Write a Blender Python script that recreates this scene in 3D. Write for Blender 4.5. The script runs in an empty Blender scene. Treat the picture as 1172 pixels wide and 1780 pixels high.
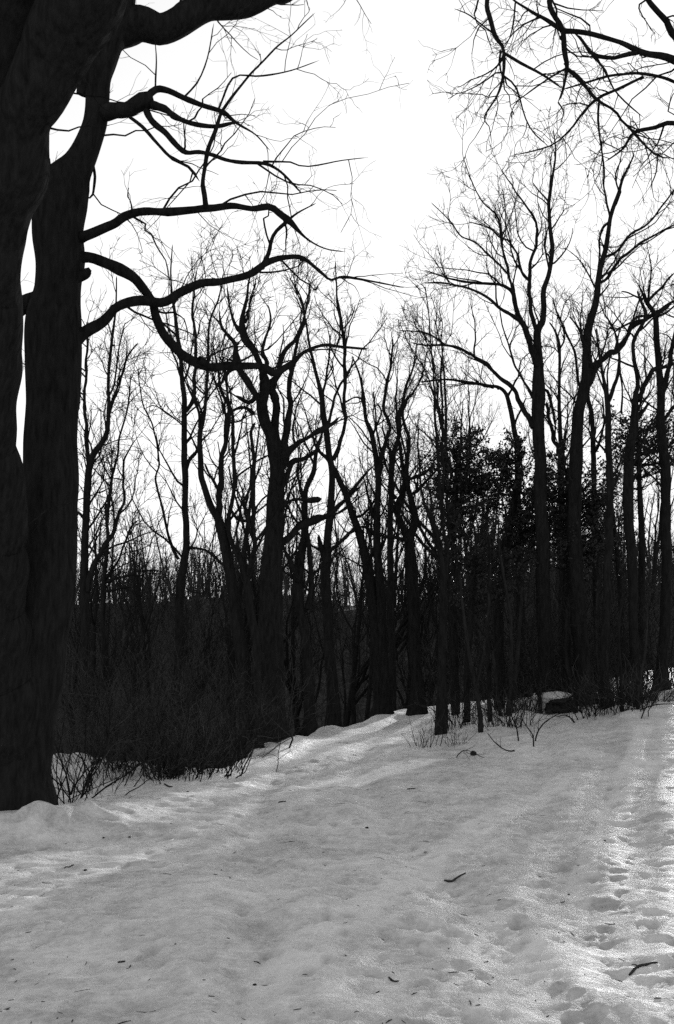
import bpy, math
import numpy as np
from mathutils import Vector

# ------------------------------------------------------------------ camera, sky, sun, exposure
scene = bpy.context.scene
F = 1978.0                                  # focal length in photo pixels (40 mm on a 36 mm tall frame)
CAM_Z = 1.6
PITCH = math.atan(230.0 / F)
cam_data = bpy.data.cameras.new('camera')
cam = bpy.data.objects.new('camera', cam_data)
scene.collection.objects.link(cam)
cam_data.sensor_fit = 'VERTICAL'; cam_data.sensor_height = 36.0; cam_data.lens = F / 1780.0 * 36.0
cam_data.clip_start = 0.05; cam_data.clip_end = 2000.0
cam.location = (0, 0, CAM_Z)
cam.rotation_euler = (math.pi / 2 + PITCH, 0, 0)
scene.camera = cam

SUN_AZ = math.radians(16.6)                 # to the right of straight ahead
SUN_EL = math.radians(7.4)
world = bpy.data.worlds.new('World'); scene.world = world; world.use_nodes = True
wn = world.node_tree; wn.nodes.clear()
sky = wn.nodes.new('ShaderNodeTexSky'); sky.sky_type = 'NISHITA'; sky.sun_disc = False
sky.sun_elevation = SUN_EL; sky.sun_rotation = SUN_AZ
sky.air_density = 1.0; sky.dust_density = 2.5; sky.ozone_density = 1.0
bw = wn.nodes.new('ShaderNodeRGBToBW')      # monochrome film: the sky as grey light
bg = wn.nodes.new('ShaderNodeBackground'); bg.inputs['Strength'].default_value = 0.15
wo = wn.nodes.new('ShaderNodeOutputWorld')
# thin bright winter haze evens the whole sky out: L' = H * (1 - exp(-L / H))
HAZE_SKY = 1.6
def wmath(op, a, b=None):
    n = wn.nodes.new('ShaderNodeMath'); n.operation = op
    for i, v in enumerate((a, b)):
        if v is None: continue
        if isinstance(v, float): n.inputs[i].default_value = v
        else: wn.links.new(v, n.inputs[i])
    return n.outputs[0]
wn.links.new(sky.outputs[0], bw.inputs[0])
veil = wmath('MULTIPLY', wmath('SUBTRACT', 1.0, wmath('EXPONENT', wmath('DIVIDE', bw.outputs[0], -HAZE_SKY))), HAZE_SKY * 1.45)   # added gain lifts the whole sky against the sun
wn.links.new(veil, bg.inputs['Color'])
wn.links.new(bg.outputs[0], wo.inputs['Surface'])
sl = bpy.data.lights.new('sun', 'SUN'); sl.energy = 2.2; sl.angle = math.radians(1.2); sl.color = (1, 1, 1)
sun = bpy.data.objects.new('sun', sl); scene.collection.objects.link(sun)
SUND = Vector((math.sin(SUN_AZ) * math.cos(SUN_EL), math.cos(SUN_AZ) * math.cos(SUN_EL), math.sin(SUN_EL)))
sun.rotation_euler = SUND.to_track_quat('Z', 'Y').to_euler()
vs = scene.view_settings
vs.view_transform = 'Standard'; vs.look = 'None'; vs.gamma = 1.0; vs.exposure = 1.72
vs.use_curve_mapping = False
scene.cycles.max_bounces = 6; scene.cycles.diffuse_bounces = 3; scene.cycles.glossy_bounces = 2; scene.cycles.sample_clamp_indirect = 3.0
scene.cycles.use_denoising = False        # the sampling grain stands for the grain of the film

# ------------------------------------------------------------------ helpers
rng = np.random.default_rng(7)
COL = scene.collection
COSP, SINP = math.cos(PITCH), math.sin(PITCH)

def P(px, py, Y):
    """point at distance Y ahead that the camera sees at photo pixel px, py"""
    xc = (px - 586.0) / F; yc = (890.0 - py) / F
    dy = COSP - yc * SINP; dz = SINP + yc * COSP
    t = Y / dy
    return np.array([xc * t, Y, CAM_Z + dz * t]), t

def nrm(a):
    return a / np.maximum(np.linalg.norm(a, axis=-1, keepdims=True), 1e-9)

_lat = np.random.default_rng(3).random((256, 256))
def vnoise(x, y, s, seed=0):
    x = np.asarray(x, float) * s + seed * 17.13; y = np.asarray(y, float) * s + seed * 7.71
    xi = np.floor(x).astype(int); yi = np.floor(y).astype(int)
    fx = x - xi; fy = y - yi
    fx = fx * fx * (3 - 2 * fx); fy = fy * fy * (3 - 2 * fy)
    g = lambda i, j: _lat[i % 256, j % 256]
    a = g(xi, yi) * (1 - fx) + g(xi + 1, yi) * fx
    b = g(xi, yi + 1) * (1 - fx) + g(xi + 1, yi + 1) * fx
    return (a * (1 - fy) + b * fy) * 2 - 1

EDGE_X = [-60, -12, -6, -4.2, -3.0, -1.9, -1.45, -1.15, 0.0, 1.35, 3, 6, 9, 14, 40, 80]
EDGE_Y = [18, 17.5, 17.2, 17.0, 15.6, 14.7, 15.6, 17.4, 21.6, 25.7, 27, 28.5, 31, 35, 50, 60]
def edge(x):
    return np.interp(x, EDGE_X, EDGE_Y)
def sstep(a, b, v):
    t = np.clip((v - a) / (b - a), 0, 1); return t * t * (3 - 2 * t)

def ground(x, y):
    x = np.asarray(x, float); y = np.asarray(y, float)
    d = y - edge(x)
    s = 0.5 * (d + np.sqrt(d * d + 0.5))
    z = -7.0 * np.tanh(0.34 * s / 7.0) + 0.12 * np.exp(-d * d / 3)
    rise = 0.115 * 0.5 * ((x - 1.0) + np.sqrt((x - 1.0) ** 2 + 1.0)) * sstep(9, 21, y)
    z = z + np.minimum(rise, 1.6) * sstep(90, 60, y)
    # banked snow round the foot of the big tree and under the left shrubs
    z = z + 0.16 * np.exp(-(((x + 2.75) / 0.9) ** 2 + ((y - 10.5) / 0.9) ** 2))
    z = z + 0.10 * np.exp(-(((x + 2.0) / 1.0) ** 2 + ((y - 11.8) / 0.6) ** 2))
    z = z + 0.16 * np.exp(-(((x - 3.9) / 0.9) ** 2 + ((y - 23.6) / 1.2) ** 2))
    z = z + np.exp(-(d / 1.1) ** 2) * (0.14 * vnoise(x, y, 1.2, 14) + 0.07 * vnoise(x, y, 3.1, 15)) * (0.15 + 0.85 * sstep(-1.3, -2.0, x)) * sstep(3.5, 1.5, x)    # lumpy lip of the bank
    # far wooded hill
    z = z + (13.4 + 1.6 * vnoise(x, y, 0.02, 4) + 1.6 * vnoise(x, 0 * y, 0.06, 19) + 0.9 * vnoise(x, 0 * y, 0.17, 20) + 3.5 * sstep(4, 22, x)) * sstep(55, 135, y) * (1 - 0.35 * sstep(136, 190, y))
    z = z + 0.05 * vnoise(x, y, 0.45, 1) + 0.03 * vnoise(x, y, 1.1, 2)
    return z

def gz(x, y):
    return float(ground(np.array([x]), np.array([y]))[0])

def ground_hit(px, py, ymax=60):
    ys = np.arange(3.0, ymax, 0.05)
    xc = (px - 586.0) / F; yc = (890.0 - py) / F
    dy = COSP - yc * SINP; dz = SINP + yc * COSP
    t = ys / dy
    x = xc * t; z = CAM_Z + dz * t
    below = np.nonzero(z < ground(x, ys))[0]
    if len(below): return float(ys[below[0]])
    e = np.nonzero(ys > edge(x) + 0.8)[0]
    return float(ys[e[0]])

class MB:
    """collects quads into one mesh"""
    def __init__(self): self.v = []; self.f = []; self.n = 0
    def add(self, v, f):
        self.v.append(np.asarray(v, float).reshape(-1, 3)); self.f.append(np.asarray(f, int).reshape(-1, 4) + self.n)
        self.n += len(self.v[-1])
    def tubes(self, Pt, R, S, rough=0.0, rs=None, mult=None):
        Pt = np.asarray(Pt, float); R = np.asarray(R, float)
        B, N, _ = Pt.shape
        T = np.empty_like(Pt)
        T[:, 1:-1] = Pt[:, 2:] - Pt[:, :-2]; T[:, 0] = Pt[:, 1] - Pt[:, 0]; T[:, -1] = Pt[:, -1] - Pt[:, -2]
        T = nrm(T)
        tm = nrm(Pt[:, -1] - Pt[:, 0])
        ref = np.where(np.abs(tm[:, 2:3]) > 0.75, np.array([[0.0, 1.0, 0.0]]), np.array([[0.0, 0.0, 1.0]]))[:, None, :]
        U = nrm(np.cross(T, np.broadcast_to(ref, T.shape))); V = np.cross(T, U)
        a = np.arange(S) * 2 * math.pi / S
        RR = R[:, :, None] * np.ones(S)
        if rough: RR = RR * (1 + rough * (rs.random((B, N, S)) - 0.5) * 2)
        if mult is not None: RR = RR * mult
        vv = Pt[:, :, None, :] + RR[..., None] * (np.cos(a)[None, None, :, None] * U[:, :, None, :] + np.sin(a)[None, None, :, None] * V[:, :, None, :])
        b = np.arange(B)[:, None, None] * N * S; i = np.arange(N - 1)[None, :, None] * S; k = np.arange(S)[None, None, :]
        k2 = (k + 1) % S
        f = np.stack(np.broadcast_arrays(b + i + k, b + i + k2, b + i + S + k2, b + i + S + k), -1)
        self.add(vv, f)
    def mesh(self, name, mat, smooth=True):
        v = np.concatenate(self.v); f = np.concatenate(self.f)
        me = bpy.data.meshes.new(name)
        me.vertices.add(len(v)); me.vertices.foreach_set('co', v.astype(np.float32).ravel())
        me.loops.add(f.size); me.loops.foreach_set('vertex_index', f.astype(np.int32).ravel())
        me.polygons.add(len(f)); me.polygons.foreach_set('loop_start', np.arange(0, f.size, 4, dtype=np.int32))
        me.polygons.foreach_set('use_smooth', np.full(len(f), smooth))
        me.update(calc_edges=True)
        me.materials.append(mat)
        return me

def link(name, me, parent=None, kind=None):
    o = bpy.data.objects.new(name, me); COL.objects.link(o)
    if parent is not None: o.parent = parent
    if kind: o['kind'] = kind
    return o
def tag(o, label, cat, group=None):
    o['label'] = label; o['category'] = cat
    if group: o['group'] = group
    return o
def empty(name, loc, rz=0.0):
    o = bpy.data.objects.new(name, None); COL.objects.link(o)
    o.location = loc; o.rotation_euler = (0, 0, rz); o.empty_display_size = 0.2
    return o
def copy_tree(o, loc, rz, sc, label, group=None):
    c = o.copy(); COL.objects.link(c); c.location = loc; c.rotation_euler = (0, 0, rz); c.scale = (sc, sc, sc)
    c['label'] = label
    if group: c['group'] = group
    for ch in o.children:
        k = ch.copy(); COL.objects.link(k); k.parent = c
    return c

# ------------------------------------------------------------------ materials
def new_mat(name):
    m = bpy.data.materials.new(name); m.use_nodes = True
    nt = m.node_tree; b = nt.nodes['Principled BSDF']
    return m, nt, b
def noise_node(nt, scale, detail=4, rough=0.6, coord=None, vec_scale=None):
    n = nt.nodes.new('ShaderNodeTexNoise'); n.inputs['Scale'].default_value = scale
    n.inputs['Detail'].default_value = detail; n.inputs['Roughness'].default_value = rough
    tc = nt.nodes.new('ShaderNodeNewGeometry') if coord is None else coord
    src = tc.outputs['Position']
    if vec_scale:
        mp = nt.nodes.new('ShaderNodeMapping'); mp.inputs['Scale'].default_value = vec_scale
        nt.links.new(src, mp.inputs['Vector']); src = mp.outputs['Vector']
    nt.links.new(src, n.inputs['Vector'])
    return n
def ramp(nt, src, stops):
    r = nt.nodes.new('ShaderNodeValToRGB'); e = r.color_ramp.elements
    while len(e) < len(stops): e.new(0.5)
    for el, (p, c) in zip(e, stops): el.position = p; el.color = (c, c, c, 1)
    nt.links.new(src, r.inputs['Fac']); return r

def bark_mat(name, lo, hi, bump=0.6, vs=(1, 1, 0.22), scale=22):
    m, nt, b = new_mat(name)
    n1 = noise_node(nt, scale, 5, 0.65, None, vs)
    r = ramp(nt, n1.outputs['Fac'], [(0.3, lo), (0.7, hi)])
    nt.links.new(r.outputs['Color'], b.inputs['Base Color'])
    b.inputs['Roughness'].default_value = 0.95; b.inputs['Specular IOR Level'].default_value = 0.0
    bp = nt.nodes.new('ShaderNodeBump'); bp.inputs['Strength'].default_value = bump; bp.inputs['Distance'].default_value = 0.02
    nt.links.new(n1.outputs['Fac'], bp.inputs['Height']); nt.links.new(bp.outputs['Normal'], b.inputs['Normal'])
    return m
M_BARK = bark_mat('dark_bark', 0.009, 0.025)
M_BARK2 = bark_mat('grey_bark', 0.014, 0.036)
M_TWIG = bark_mat('twig_bark', 0.010, 0.028, 0.0)
M_SHOOT = bark_mat('pale_shoot_bark', 0.02, 0.075, 0.0, (1, 1, 1), 6)
M_STICK = bark_mat('stick_bark', 0.03, 0.07, 0.4, (1, 1, 1), 60)
M_FARWOOD = bark_mat('far_twig_bark', 0.02, 0.07, 0.0)

def leaf_mat():
    m, nt, b = new_mat('evergreen_leaf')
    n = noise_node(nt, 3.0, 3)
    r = ramp(nt, n.outputs['Fac'], [(0.3, 0.014), (0.7, 0.034)])
    nt.links.new(r.outputs['Color'], b.inputs['Base Color'])
    b.inputs['Roughness'].default_value = 0.6; b.inputs['Specular IOR Level'].default_value = 0.2
    return m
M_LEAF = leaf_mat()

def snow_mat():
    m, nt, b = new_mat('trodden_snow')
    geo = nt.nodes.new('ShaderNodeNewGeometry')
    n1 = noise_node(nt, 0.9, 4, 0.6, geo)           # broad dirty patches
    n2 = noise_node(nt, 5.0, 5, 0.7, geo)           # trodden clods
    n4 = noise_node(nt, 22.0, 4, 0.7, geo)          # crumbs
    n3 = noise_node(nt, 60.0, 3, 0.6, geo)          # grain
    def madd(a, k, c):
        m_ = nt.nodes.new('ShaderNodeMath'); m_.operation = 'MULTIPLY_ADD'; nt.links.new(a, m_.inputs[0]); m_.inputs[1].default_value = k
        if isinstance(c, float): m_.inputs[2].default_value = c
        else: nt.links.new(c, m_.inputs[2])
        return m_.outputs[0]
    v = madd(n1.outputs['Fac'], 0.40, madd(n2.outputs['Fac'], 0.40, madd(n4.outputs['Fac'], 0.32, -0.06)))
    r = ramp(nt, v, [(0.36, 0.36), (0.5, 0.61), (0.62, 0.80)])
    nt.links.new(r.outputs['Color'], b.inputs['Base Color'])
    at = nt.nodes.new('ShaderNodeAttribute'); at.attribute_name = 'packed_sunlit'      # pressed icy snow, plus sun streaks painted in as paler snow
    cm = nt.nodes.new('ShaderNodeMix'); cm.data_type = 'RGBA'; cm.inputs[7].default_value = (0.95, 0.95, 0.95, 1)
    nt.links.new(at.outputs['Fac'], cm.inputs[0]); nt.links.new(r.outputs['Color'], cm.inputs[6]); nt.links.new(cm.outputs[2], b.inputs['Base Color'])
    a2 = nt.nodes.new('ShaderNodeAttribute'); a2.attribute_name = 'pressed'     # wet grey slush trodden into the footprints
    c2 = nt.nodes.new('ShaderNodeMix'); c2.data_type = 'RGBA'; c2.inputs[7].default_value = (0.33, 0.33, 0.33, 1)
    pm = madd(a2.outputs['Fac'], 0.75, 0.0)
    nt.links.new(pm, c2.inputs[0]); nt.links.new(cm.outputs[2], c2.inputs[6]); nt.links.new(c2.outputs[2], b.inputs['Base Color'])
    rr = nt.nodes.new('ShaderNodeMapRange'); rr.inputs['To Min'].default_value = 0.65; rr.inputs['To Max'].default_value = 0.5
    nt.links.new(at.outputs['Fac'], rr.inputs['Value']); nt.links.new(rr.outputs[0], b.inputs['Roughness'])
    b.inputs['Specular IOR Level'].default_value = 0.12
    hgt = madd(n3.outputs['Fac'], 0.35, madd(n4.outputs['Fac'], 0.8, n2.outputs['Fac']))
    bp = nt.nodes.new('ShaderNodeBump'); bp.inputs['Strength'].default_value = 0.8; bp.inputs['Distance'].default_value = 0.026
    nt.links.new(hgt, bp.inputs['Height']); nt.links.new(bp.outputs['Normal'], b.inputs['Normal'])
    return m
M_SNOW = snow_mat()
def simple_mat(name, lo, hi, scale, rough=0.9):
    m, nt, b = new_mat(name)
    n = noise_node(nt, scale, 5)
    r = ramp(nt, n.outputs['Fac'], [(0.35, lo), (0.65, hi)])
    nt.links.new(r.outputs['Color'], b.inputs['Base Color']); b.inputs['Roughness'].default_value = rough
    b.inputs['Specular IOR Level'].default_value = 0.1
    return m
M_LITTER = simple_mat('leaf_litter', 0.012, 0.045, 1.2)
M_CLEAN = simple_mat('soft_snow', 0.55, 0.8, 30.0, 0.6)
M_HOLE = simple_mat('wet_earth', 0.015, 0.035, 12.0)

# ------------------------------------------------------------------ ground
def spaced(segments):
    out = [segments[0][0]]
    for a, b, s0, s1 in segments:
        v = a
        while v < b - 1e-6:
            t = (v - a) / (b - a); v = v + s0 * (1 - t) + s1 * t
            out.append(min(v, b))
    return np.array(out)
GX = np.unique(np.round(spaced([(-200, -12, 25, 2.0), (-12, -4.2, 1.0, 0.06), (-4.2, 5.2, 0.034, 0.034), (5.2, 14, 0.06, 1.0), (14, 200, 2.0, 25)]), 4))
GY = np.unique(np.round(spaced([(-40, 3.2, 8, 0.3), (3.2, 9.0, 0.03, 0.034), (9.0, 18, 0.04, 0.07), (18, 33, 0.08, 0.16), (33, 60, 0.3, 2.0), (60, 420, 2.0, 20)]), 4))
XX, YY = np.meshgrid(GX, GY)
ZZ = ground(XX, YY)
near = sstep(26, 16, YY) * sstep(-2, 2, YY)
# trodden relief
ZZ = ZZ + near * (0.014 * vnoise(XX, YY, 2.2, 5) + 0.010 * vnoise(XX, YY * 1.5, 5.0, 6) + 0.009 * vnoise(XX, YY * 1.3, 11.0, 8) * (0.6 + 0.6 * vnoise(XX, YY, 1.1, 12)))
# wheel and sledge ruts that follow the path up to the crest
def rut(pts, w, depth):
    global ZZ
    pts = np.array(pts); yy = np.linspace(pts[0, 1], pts[-1, 1], 200)
    cx = np.interp(YY, pts[:, 1], pts[:, 0]); ins = (YY > pts[0, 1]) & (YY < pts[-1, 1])
    dd = (XX - cx)
    prof = -np.exp(-(dd / w) ** 2) + 0.45 * np.exp(-((np.abs(dd) - 2.0 * w) / (0.8 * w)) ** 2)
    ZZ = ZZ + np.where(ins, depth * prof * sstep(pts[0, 1], pts[0, 1] + 2, YY) * sstep(pts[-1, 1], pts[-1, 1] - 2, YY), 0)
rut([(1.2, 3), (0.9, 6), (0.6, 9), (0.35, 12), (0.25, 15), (0.4, 18), (0.9, 21), (1.6, 25)], 0.16, 0.035)
rut([(-0.2, 3), (-0.4, 6), (-0.65, 9), (-0.8, 12), (-0.75, 15), (-0.4, 18), (0.1, 21), (0.7, 25)], 0.16, 0.03)
rut([(2.3, 3), (2.2, 6), (2.4, 9), (3.0, 13), (4.2, 18), (6.0, 25)], 0.18, 0.035)
rut([(1.45, 3), (1.4, 6), (1.6, 9), (2.2, 13), (3.3, 18), (5.0, 25)], 0.16, 0.03)
# footprints
r2 = np.random.default_rng(21)
PRINT = np.zeros_like(XX)
for i in range(2300):
    y0 = 4.2 + 12.5 * r2.random() ** 1.35
    x0 = r2.normal(1.2, 1.3) if i % 2 else r2.uniform(-3.4, 3.6)
    ang = math.radians(r2.normal(12 + 4 * x0, 14)) + (math.pi if r2.random() < 0.5 else 0)
    L = r2.uniform(0.035, 0.115); W = r2.uniform(0.022, 0.05); dep = r2.uniform(0.003, 0.017)
    i0, i1 = np.searchsorted(GY, [y0 - 0.34, y0 + 0.34]); j0, j1 = np.searchsorted(GX, [x0 - 0.34, x0 + 0.34])
    if i1 <= i0 or j1 <= j0: continue
    dx = XX[i0:i1, j0:j1] - x0; dy = YY[i0:i1, j0:j1] - y0
    u = dx * math.sin(ang) + dy * math.cos(ang); w = dx * math.cos(ang) - dy * math.sin(ang)
    ww = W * (1 + 0.22 * np.sin(u / L * 1.6))
    q = (u / L) ** 2 + (w / ww) ** 2
    PRINT[i0:i1, j0:j1] = np.maximum(PRINT[i0:i1, j0:j1], r2.uniform(0.0, 1.0) ** 1.6 * np.exp(-(q ** 2)) * np.clip(0.8 + 0.6 * vnoise(XX[i0:i1, j0:j1], YY[i0:i1, j0:j1], 14.0, 3), 0, 1))
    ZZ[i0:i1, j0:j1] += -dep * np.exp(-(q ** 3) * 0.7) + 0.3 * dep * np.exp(-((np.sqrt(q) - 1.5) / 0.35) ** 2)

for (px, py) in [(432, 1303), (451, 1307), (476, 1294), (540, 1267), (580, 1261), (664, 1246), (674, 1245), (728, 1243), (768, 1282), (952, 1236), (1020, 1231), (1062, 1242), (1110, 1227), (1150, 1204),
                 (840, 1276), (856, 1262), (872, 1256), (882, 1258), (947, 1246), (1010, 1247), (1050, 1243), (1088, 1247), (1100, 1244)]:
    yb = ground_hit(px, py); xb = (px - 586) / F * (yb / (COSP - (890 - py) / F * SINP))
    dd = np.hypot(XX - xb - 0.05 * vnoise(XX, YY, 3, 2), YY - yb) * (1 + 0.3 * vnoise(XX, YY, 2.0, 6))
    ZZ = ZZ + (0.025 if 500 < px < 740 else (0.04 if px < 500 else 0.06)) * np.exp(-((dd - 0.32) / 0.2) ** 2)
# snow shovelled up against the foot of the big tree
for (xb, yb, hb_, wb) in [(-2.42, 10.1, 0.13, 0.2), (-2.62, 9.95, 0.10, 0.2), (-2.95, 9.85, 0.08, 0.26), (-2.2, 10.5, 0.09, 0.22), (-2.0, 10.9, 0.07, 0.2)]:
    ZZ = ZZ + hb_ * np.exp(-((XX - xb) ** 2 + (YY - yb) ** 2) / wb ** 2) * (1 + 0.5 * vnoise(XX, YY, 9.0, 17))
nx, ny = len(GX), len(GY)
idx = np.arange(nx * ny).reshape(ny, nx)
quads = np.stack([idx[:-1, :-1], idx[:-1, 1:], idx[1:, 1:], idx[1:, :-1]], -1).reshape(-1, 4)
cx = (XX[:-1, :-1] + XX[1:, 1:]).ravel() / 2; cy = (YY[:-1, :-1] + YY[1:, 1:]).ravel() / 2
is_snow = (cy - edge(cx)) < 3.0
PACK_SUN = np.zeros_like(XX)
def packed_sunlit(pxs, w, amt):
    global PACK_SUN
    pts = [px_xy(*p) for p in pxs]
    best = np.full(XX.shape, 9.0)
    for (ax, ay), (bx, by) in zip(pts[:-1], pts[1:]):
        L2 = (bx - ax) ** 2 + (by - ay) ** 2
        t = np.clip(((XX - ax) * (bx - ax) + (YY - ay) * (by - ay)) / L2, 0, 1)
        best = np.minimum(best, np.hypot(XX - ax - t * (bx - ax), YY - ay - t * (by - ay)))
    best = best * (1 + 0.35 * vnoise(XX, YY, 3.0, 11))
    PACK_SUN = np.maximum(PACK_SUN, amt * sstep(w * 1.2, w * 0.75, best) * np.clip(0.8 + 0.3 * vnoise(XX, YY, 2.5, 13) + 0.3 * vnoise(XX, YY, 9.0, 16), 0, 1))
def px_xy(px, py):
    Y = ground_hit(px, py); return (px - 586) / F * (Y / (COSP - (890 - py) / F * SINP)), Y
packed_sunlit([(540, 1372), (600, 1360), (660, 1346), (735, 1322)], 0.24, 1.0)
packed_sunlit([(370, 1350), (430, 1338), (520, 1318), (600, 1300), (690, 1287)], 0.34, 1.0)
packed_sunlit([(520, 1296), (600, 1284), (690, 1270)], 0.3, 0.8)  # bright bands on the path: icy snow with sunlight put into its colour
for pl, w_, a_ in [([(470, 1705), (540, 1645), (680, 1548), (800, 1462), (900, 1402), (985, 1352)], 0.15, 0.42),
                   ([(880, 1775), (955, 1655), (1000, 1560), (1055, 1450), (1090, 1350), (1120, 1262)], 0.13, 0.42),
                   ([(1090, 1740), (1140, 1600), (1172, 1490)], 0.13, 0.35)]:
    packed_sunlit(pl, w_, a_)  # long foreground sun streaks, lightened in the snow colour
ZZ = ZZ + near * PACK_SUN * (0.022 + 0.018 * vnoise(XX, YY * 1.6, 7.0, 18)) * (YY < 13)      # low ridges raised along the painted streaks
allv = np.stack([XX, YY, ZZ], -1).reshape(-1, 3)
def sub_mesh(name, mask, mat):
    q = quads[mask]; used, inv = np.unique(q.ravel(), return_inverse=True)
    mb = MB(); mb.add(allv[used], inv.reshape(-1, 4)); me = mb.mesh(name, mat)
    at = me.attributes.new('packed_sunlit', 'FLOAT', 'POINT'); at.data.foreach_set('value', PACK_SUN.ravel()[used].astype(np.float32))
    at = me.attributes.new('pressed', 'FLOAT', 'POINT'); at.data.foreach_set('value', PRINT.ravel()[used].astype(np.float32))
    return me
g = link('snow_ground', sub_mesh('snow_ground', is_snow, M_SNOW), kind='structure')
h = link('wooded_hillside', sub_mesh('wooded_hillside', ~is_snow, M_LITTER), kind='structure')
def zat(x, y):
    i = min(max(np.searchsorted(GY, y) - 1, 0), ny - 2); j = min(max(np.searchsorted(GX, x) - 1, 0), nx - 2)
    fx = (x - GX[j]) / (GX[j + 1] - GX[j]); fy = (y - GY[i]) / (GY[i + 1] - GY[i])
    return float((ZZ[i, j] * (1 - fx) + ZZ[i, j + 1] * fx) * (1 - fy) + (ZZ[i + 1, j] * (1 - fx) + ZZ[i + 1, j + 1] * fx) * fy)

# open lanes through the wood towards the low sun (distance in metres to the nearest lane)
def lane(x, y):
    u = x - math.tan(SUN_AZ) * (y - 6.0)
    return min(abs(u - c) - w for c, w in [(-3.1, 0.3), (-1.95, 0.22), (0.36, 0.14), (1.32, 0.14)])
def path_lane(x, y):
    u = x - math.tan(SUN_AZ) * (y - 6.0)
    return min(abs(u + 3.1) - 0.3, abs(u + 1.95) - 0.22)

# ------------------------------------------------------------------ branching
def smooth_poly(pts, n):
    """Catmull-Rom resample of an (k, c) array to n points evenly along its length"""
    p = np.asarray(pts, float)
    if len(p) < 3:
        t = np.linspace(0, 1, n)[:, None]; return p[0] * (1 - t) + p[-1] * t
    e = np.vstack([2 * p[0] - p[1], p, 2 * p[-1] - p[-2]])
    out = []
    for i in range(1, len(e) - 2):
        t = np.linspace(0, 1, 8, endpoint=False)[:, None]
        a, b, c, d = e[i - 1], e[i], e[i + 1], e[i + 2]
        out.append(0.5 * ((2 * b) + (c - a) * t + (2 * a - 5 * b + 4 * c - d) * t ** 2 + (3 * b - a - 3 * c + d) * t ** 3))
    out.append(p[-1:]); q = np.vstack(out)
    s = np.concatenate([[0], np.cumsum(np.linalg.norm(np.diff(q[:, :3], axis=0), axis=1))])
    u = np.linspace(0, s[-1], n)
    return np.stack([np.interp(u, s, q[:, k]) for k in range(q.shape[1])], -1)

def grow(r, PP, RR, dens, lmin, lmax, N, ang=(28, 62), up=0.12, wig=0.22, t0=0.15, rk=0.6, rmin=0.003, rmax=0.03, taper=0.7, cap=None):
    """children of a batch of branches: PP (B, n, 3), RR (B, n)"""
    seg = np.linalg.norm(np.diff(PP, axis=1), axis=2); Ls = seg.sum(1)
    ex = dens * Ls * (1 - t0)
    cnt = np.floor(ex + r.random(len(ex))).astype(int)
    idx = np.repeat(np.arange(len(cnt)), cnt)
    C = len(idx)
    if C == 0: return None
    if cap and C > cap:
        idx = r.choice(idx, cap, replace=False); C = cap
    t = t0 + (1 - t0) * r.random(C) ** 0.85
    n = PP.shape[1]; ft = t * (n - 1); i = np.minimum(ft.astype(int), n - 2); fr = (ft - i)[:, None]
    pos = PP[idx, i] * (1 - fr) + PP[idx, i + 1] * fr
    rad = RR[idx, i] * (1 - fr[:, 0]) + RR[idx, i + 1] * fr[:, 0]
    T = nrm(PP[idx, i + 1] - PP[idx, i])
    rnd = r.normal(size=(C, 3)); perp = nrm(rnd - (rnd * T).sum(1, keepdims=True) * T)
    a = np.radians(r.uniform(ang[0], ang[1], C))[:, None]
    d = nrm(T * np.cos(a) + perp * np.sin(a) + np.array([0, 0, up * 1.5]))
    L = r.uniform(lmin, lmax, C) * (1.1 - 0.55 * t)
    step = (L / (N - 1))[:, None]
    pts = np.empty((C, N, 3)); pts[:, 0] = pos
    for k in range(1, N):
        d = nrm(d + r.normal(size=(C, 3)) * wig + np.array([0, 0, up]))
        pts[:, k] = pts[:, k - 1] + d * step
    r0 = np.clip(rad * rk, rmin, rmax); r0 = np.minimum(r0, np.maximum(L * 0.02, rmin))
    R = r0[:, None] * (1 - taper * np.linspace(0, 1, N)[None, :]); R = np.maximum(R, rmin * 0.6)
    return pts, R

def twig_levels(r, mb, PP, RR, levels):
    cur = (PP, RR)
    for k, lv in enumerate(levels):
        lv = dict(lv); S = lv.pop('S', 3)
        ch = grow(r, cur[0], cur[1], **lv)
        if ch is None: return
        mb.tubes(ch[0], ch[1], S); cur = ch

def parse(s):
    return np.array([[float(v) for v in w.split(',')] for w in s.split()])

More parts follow.
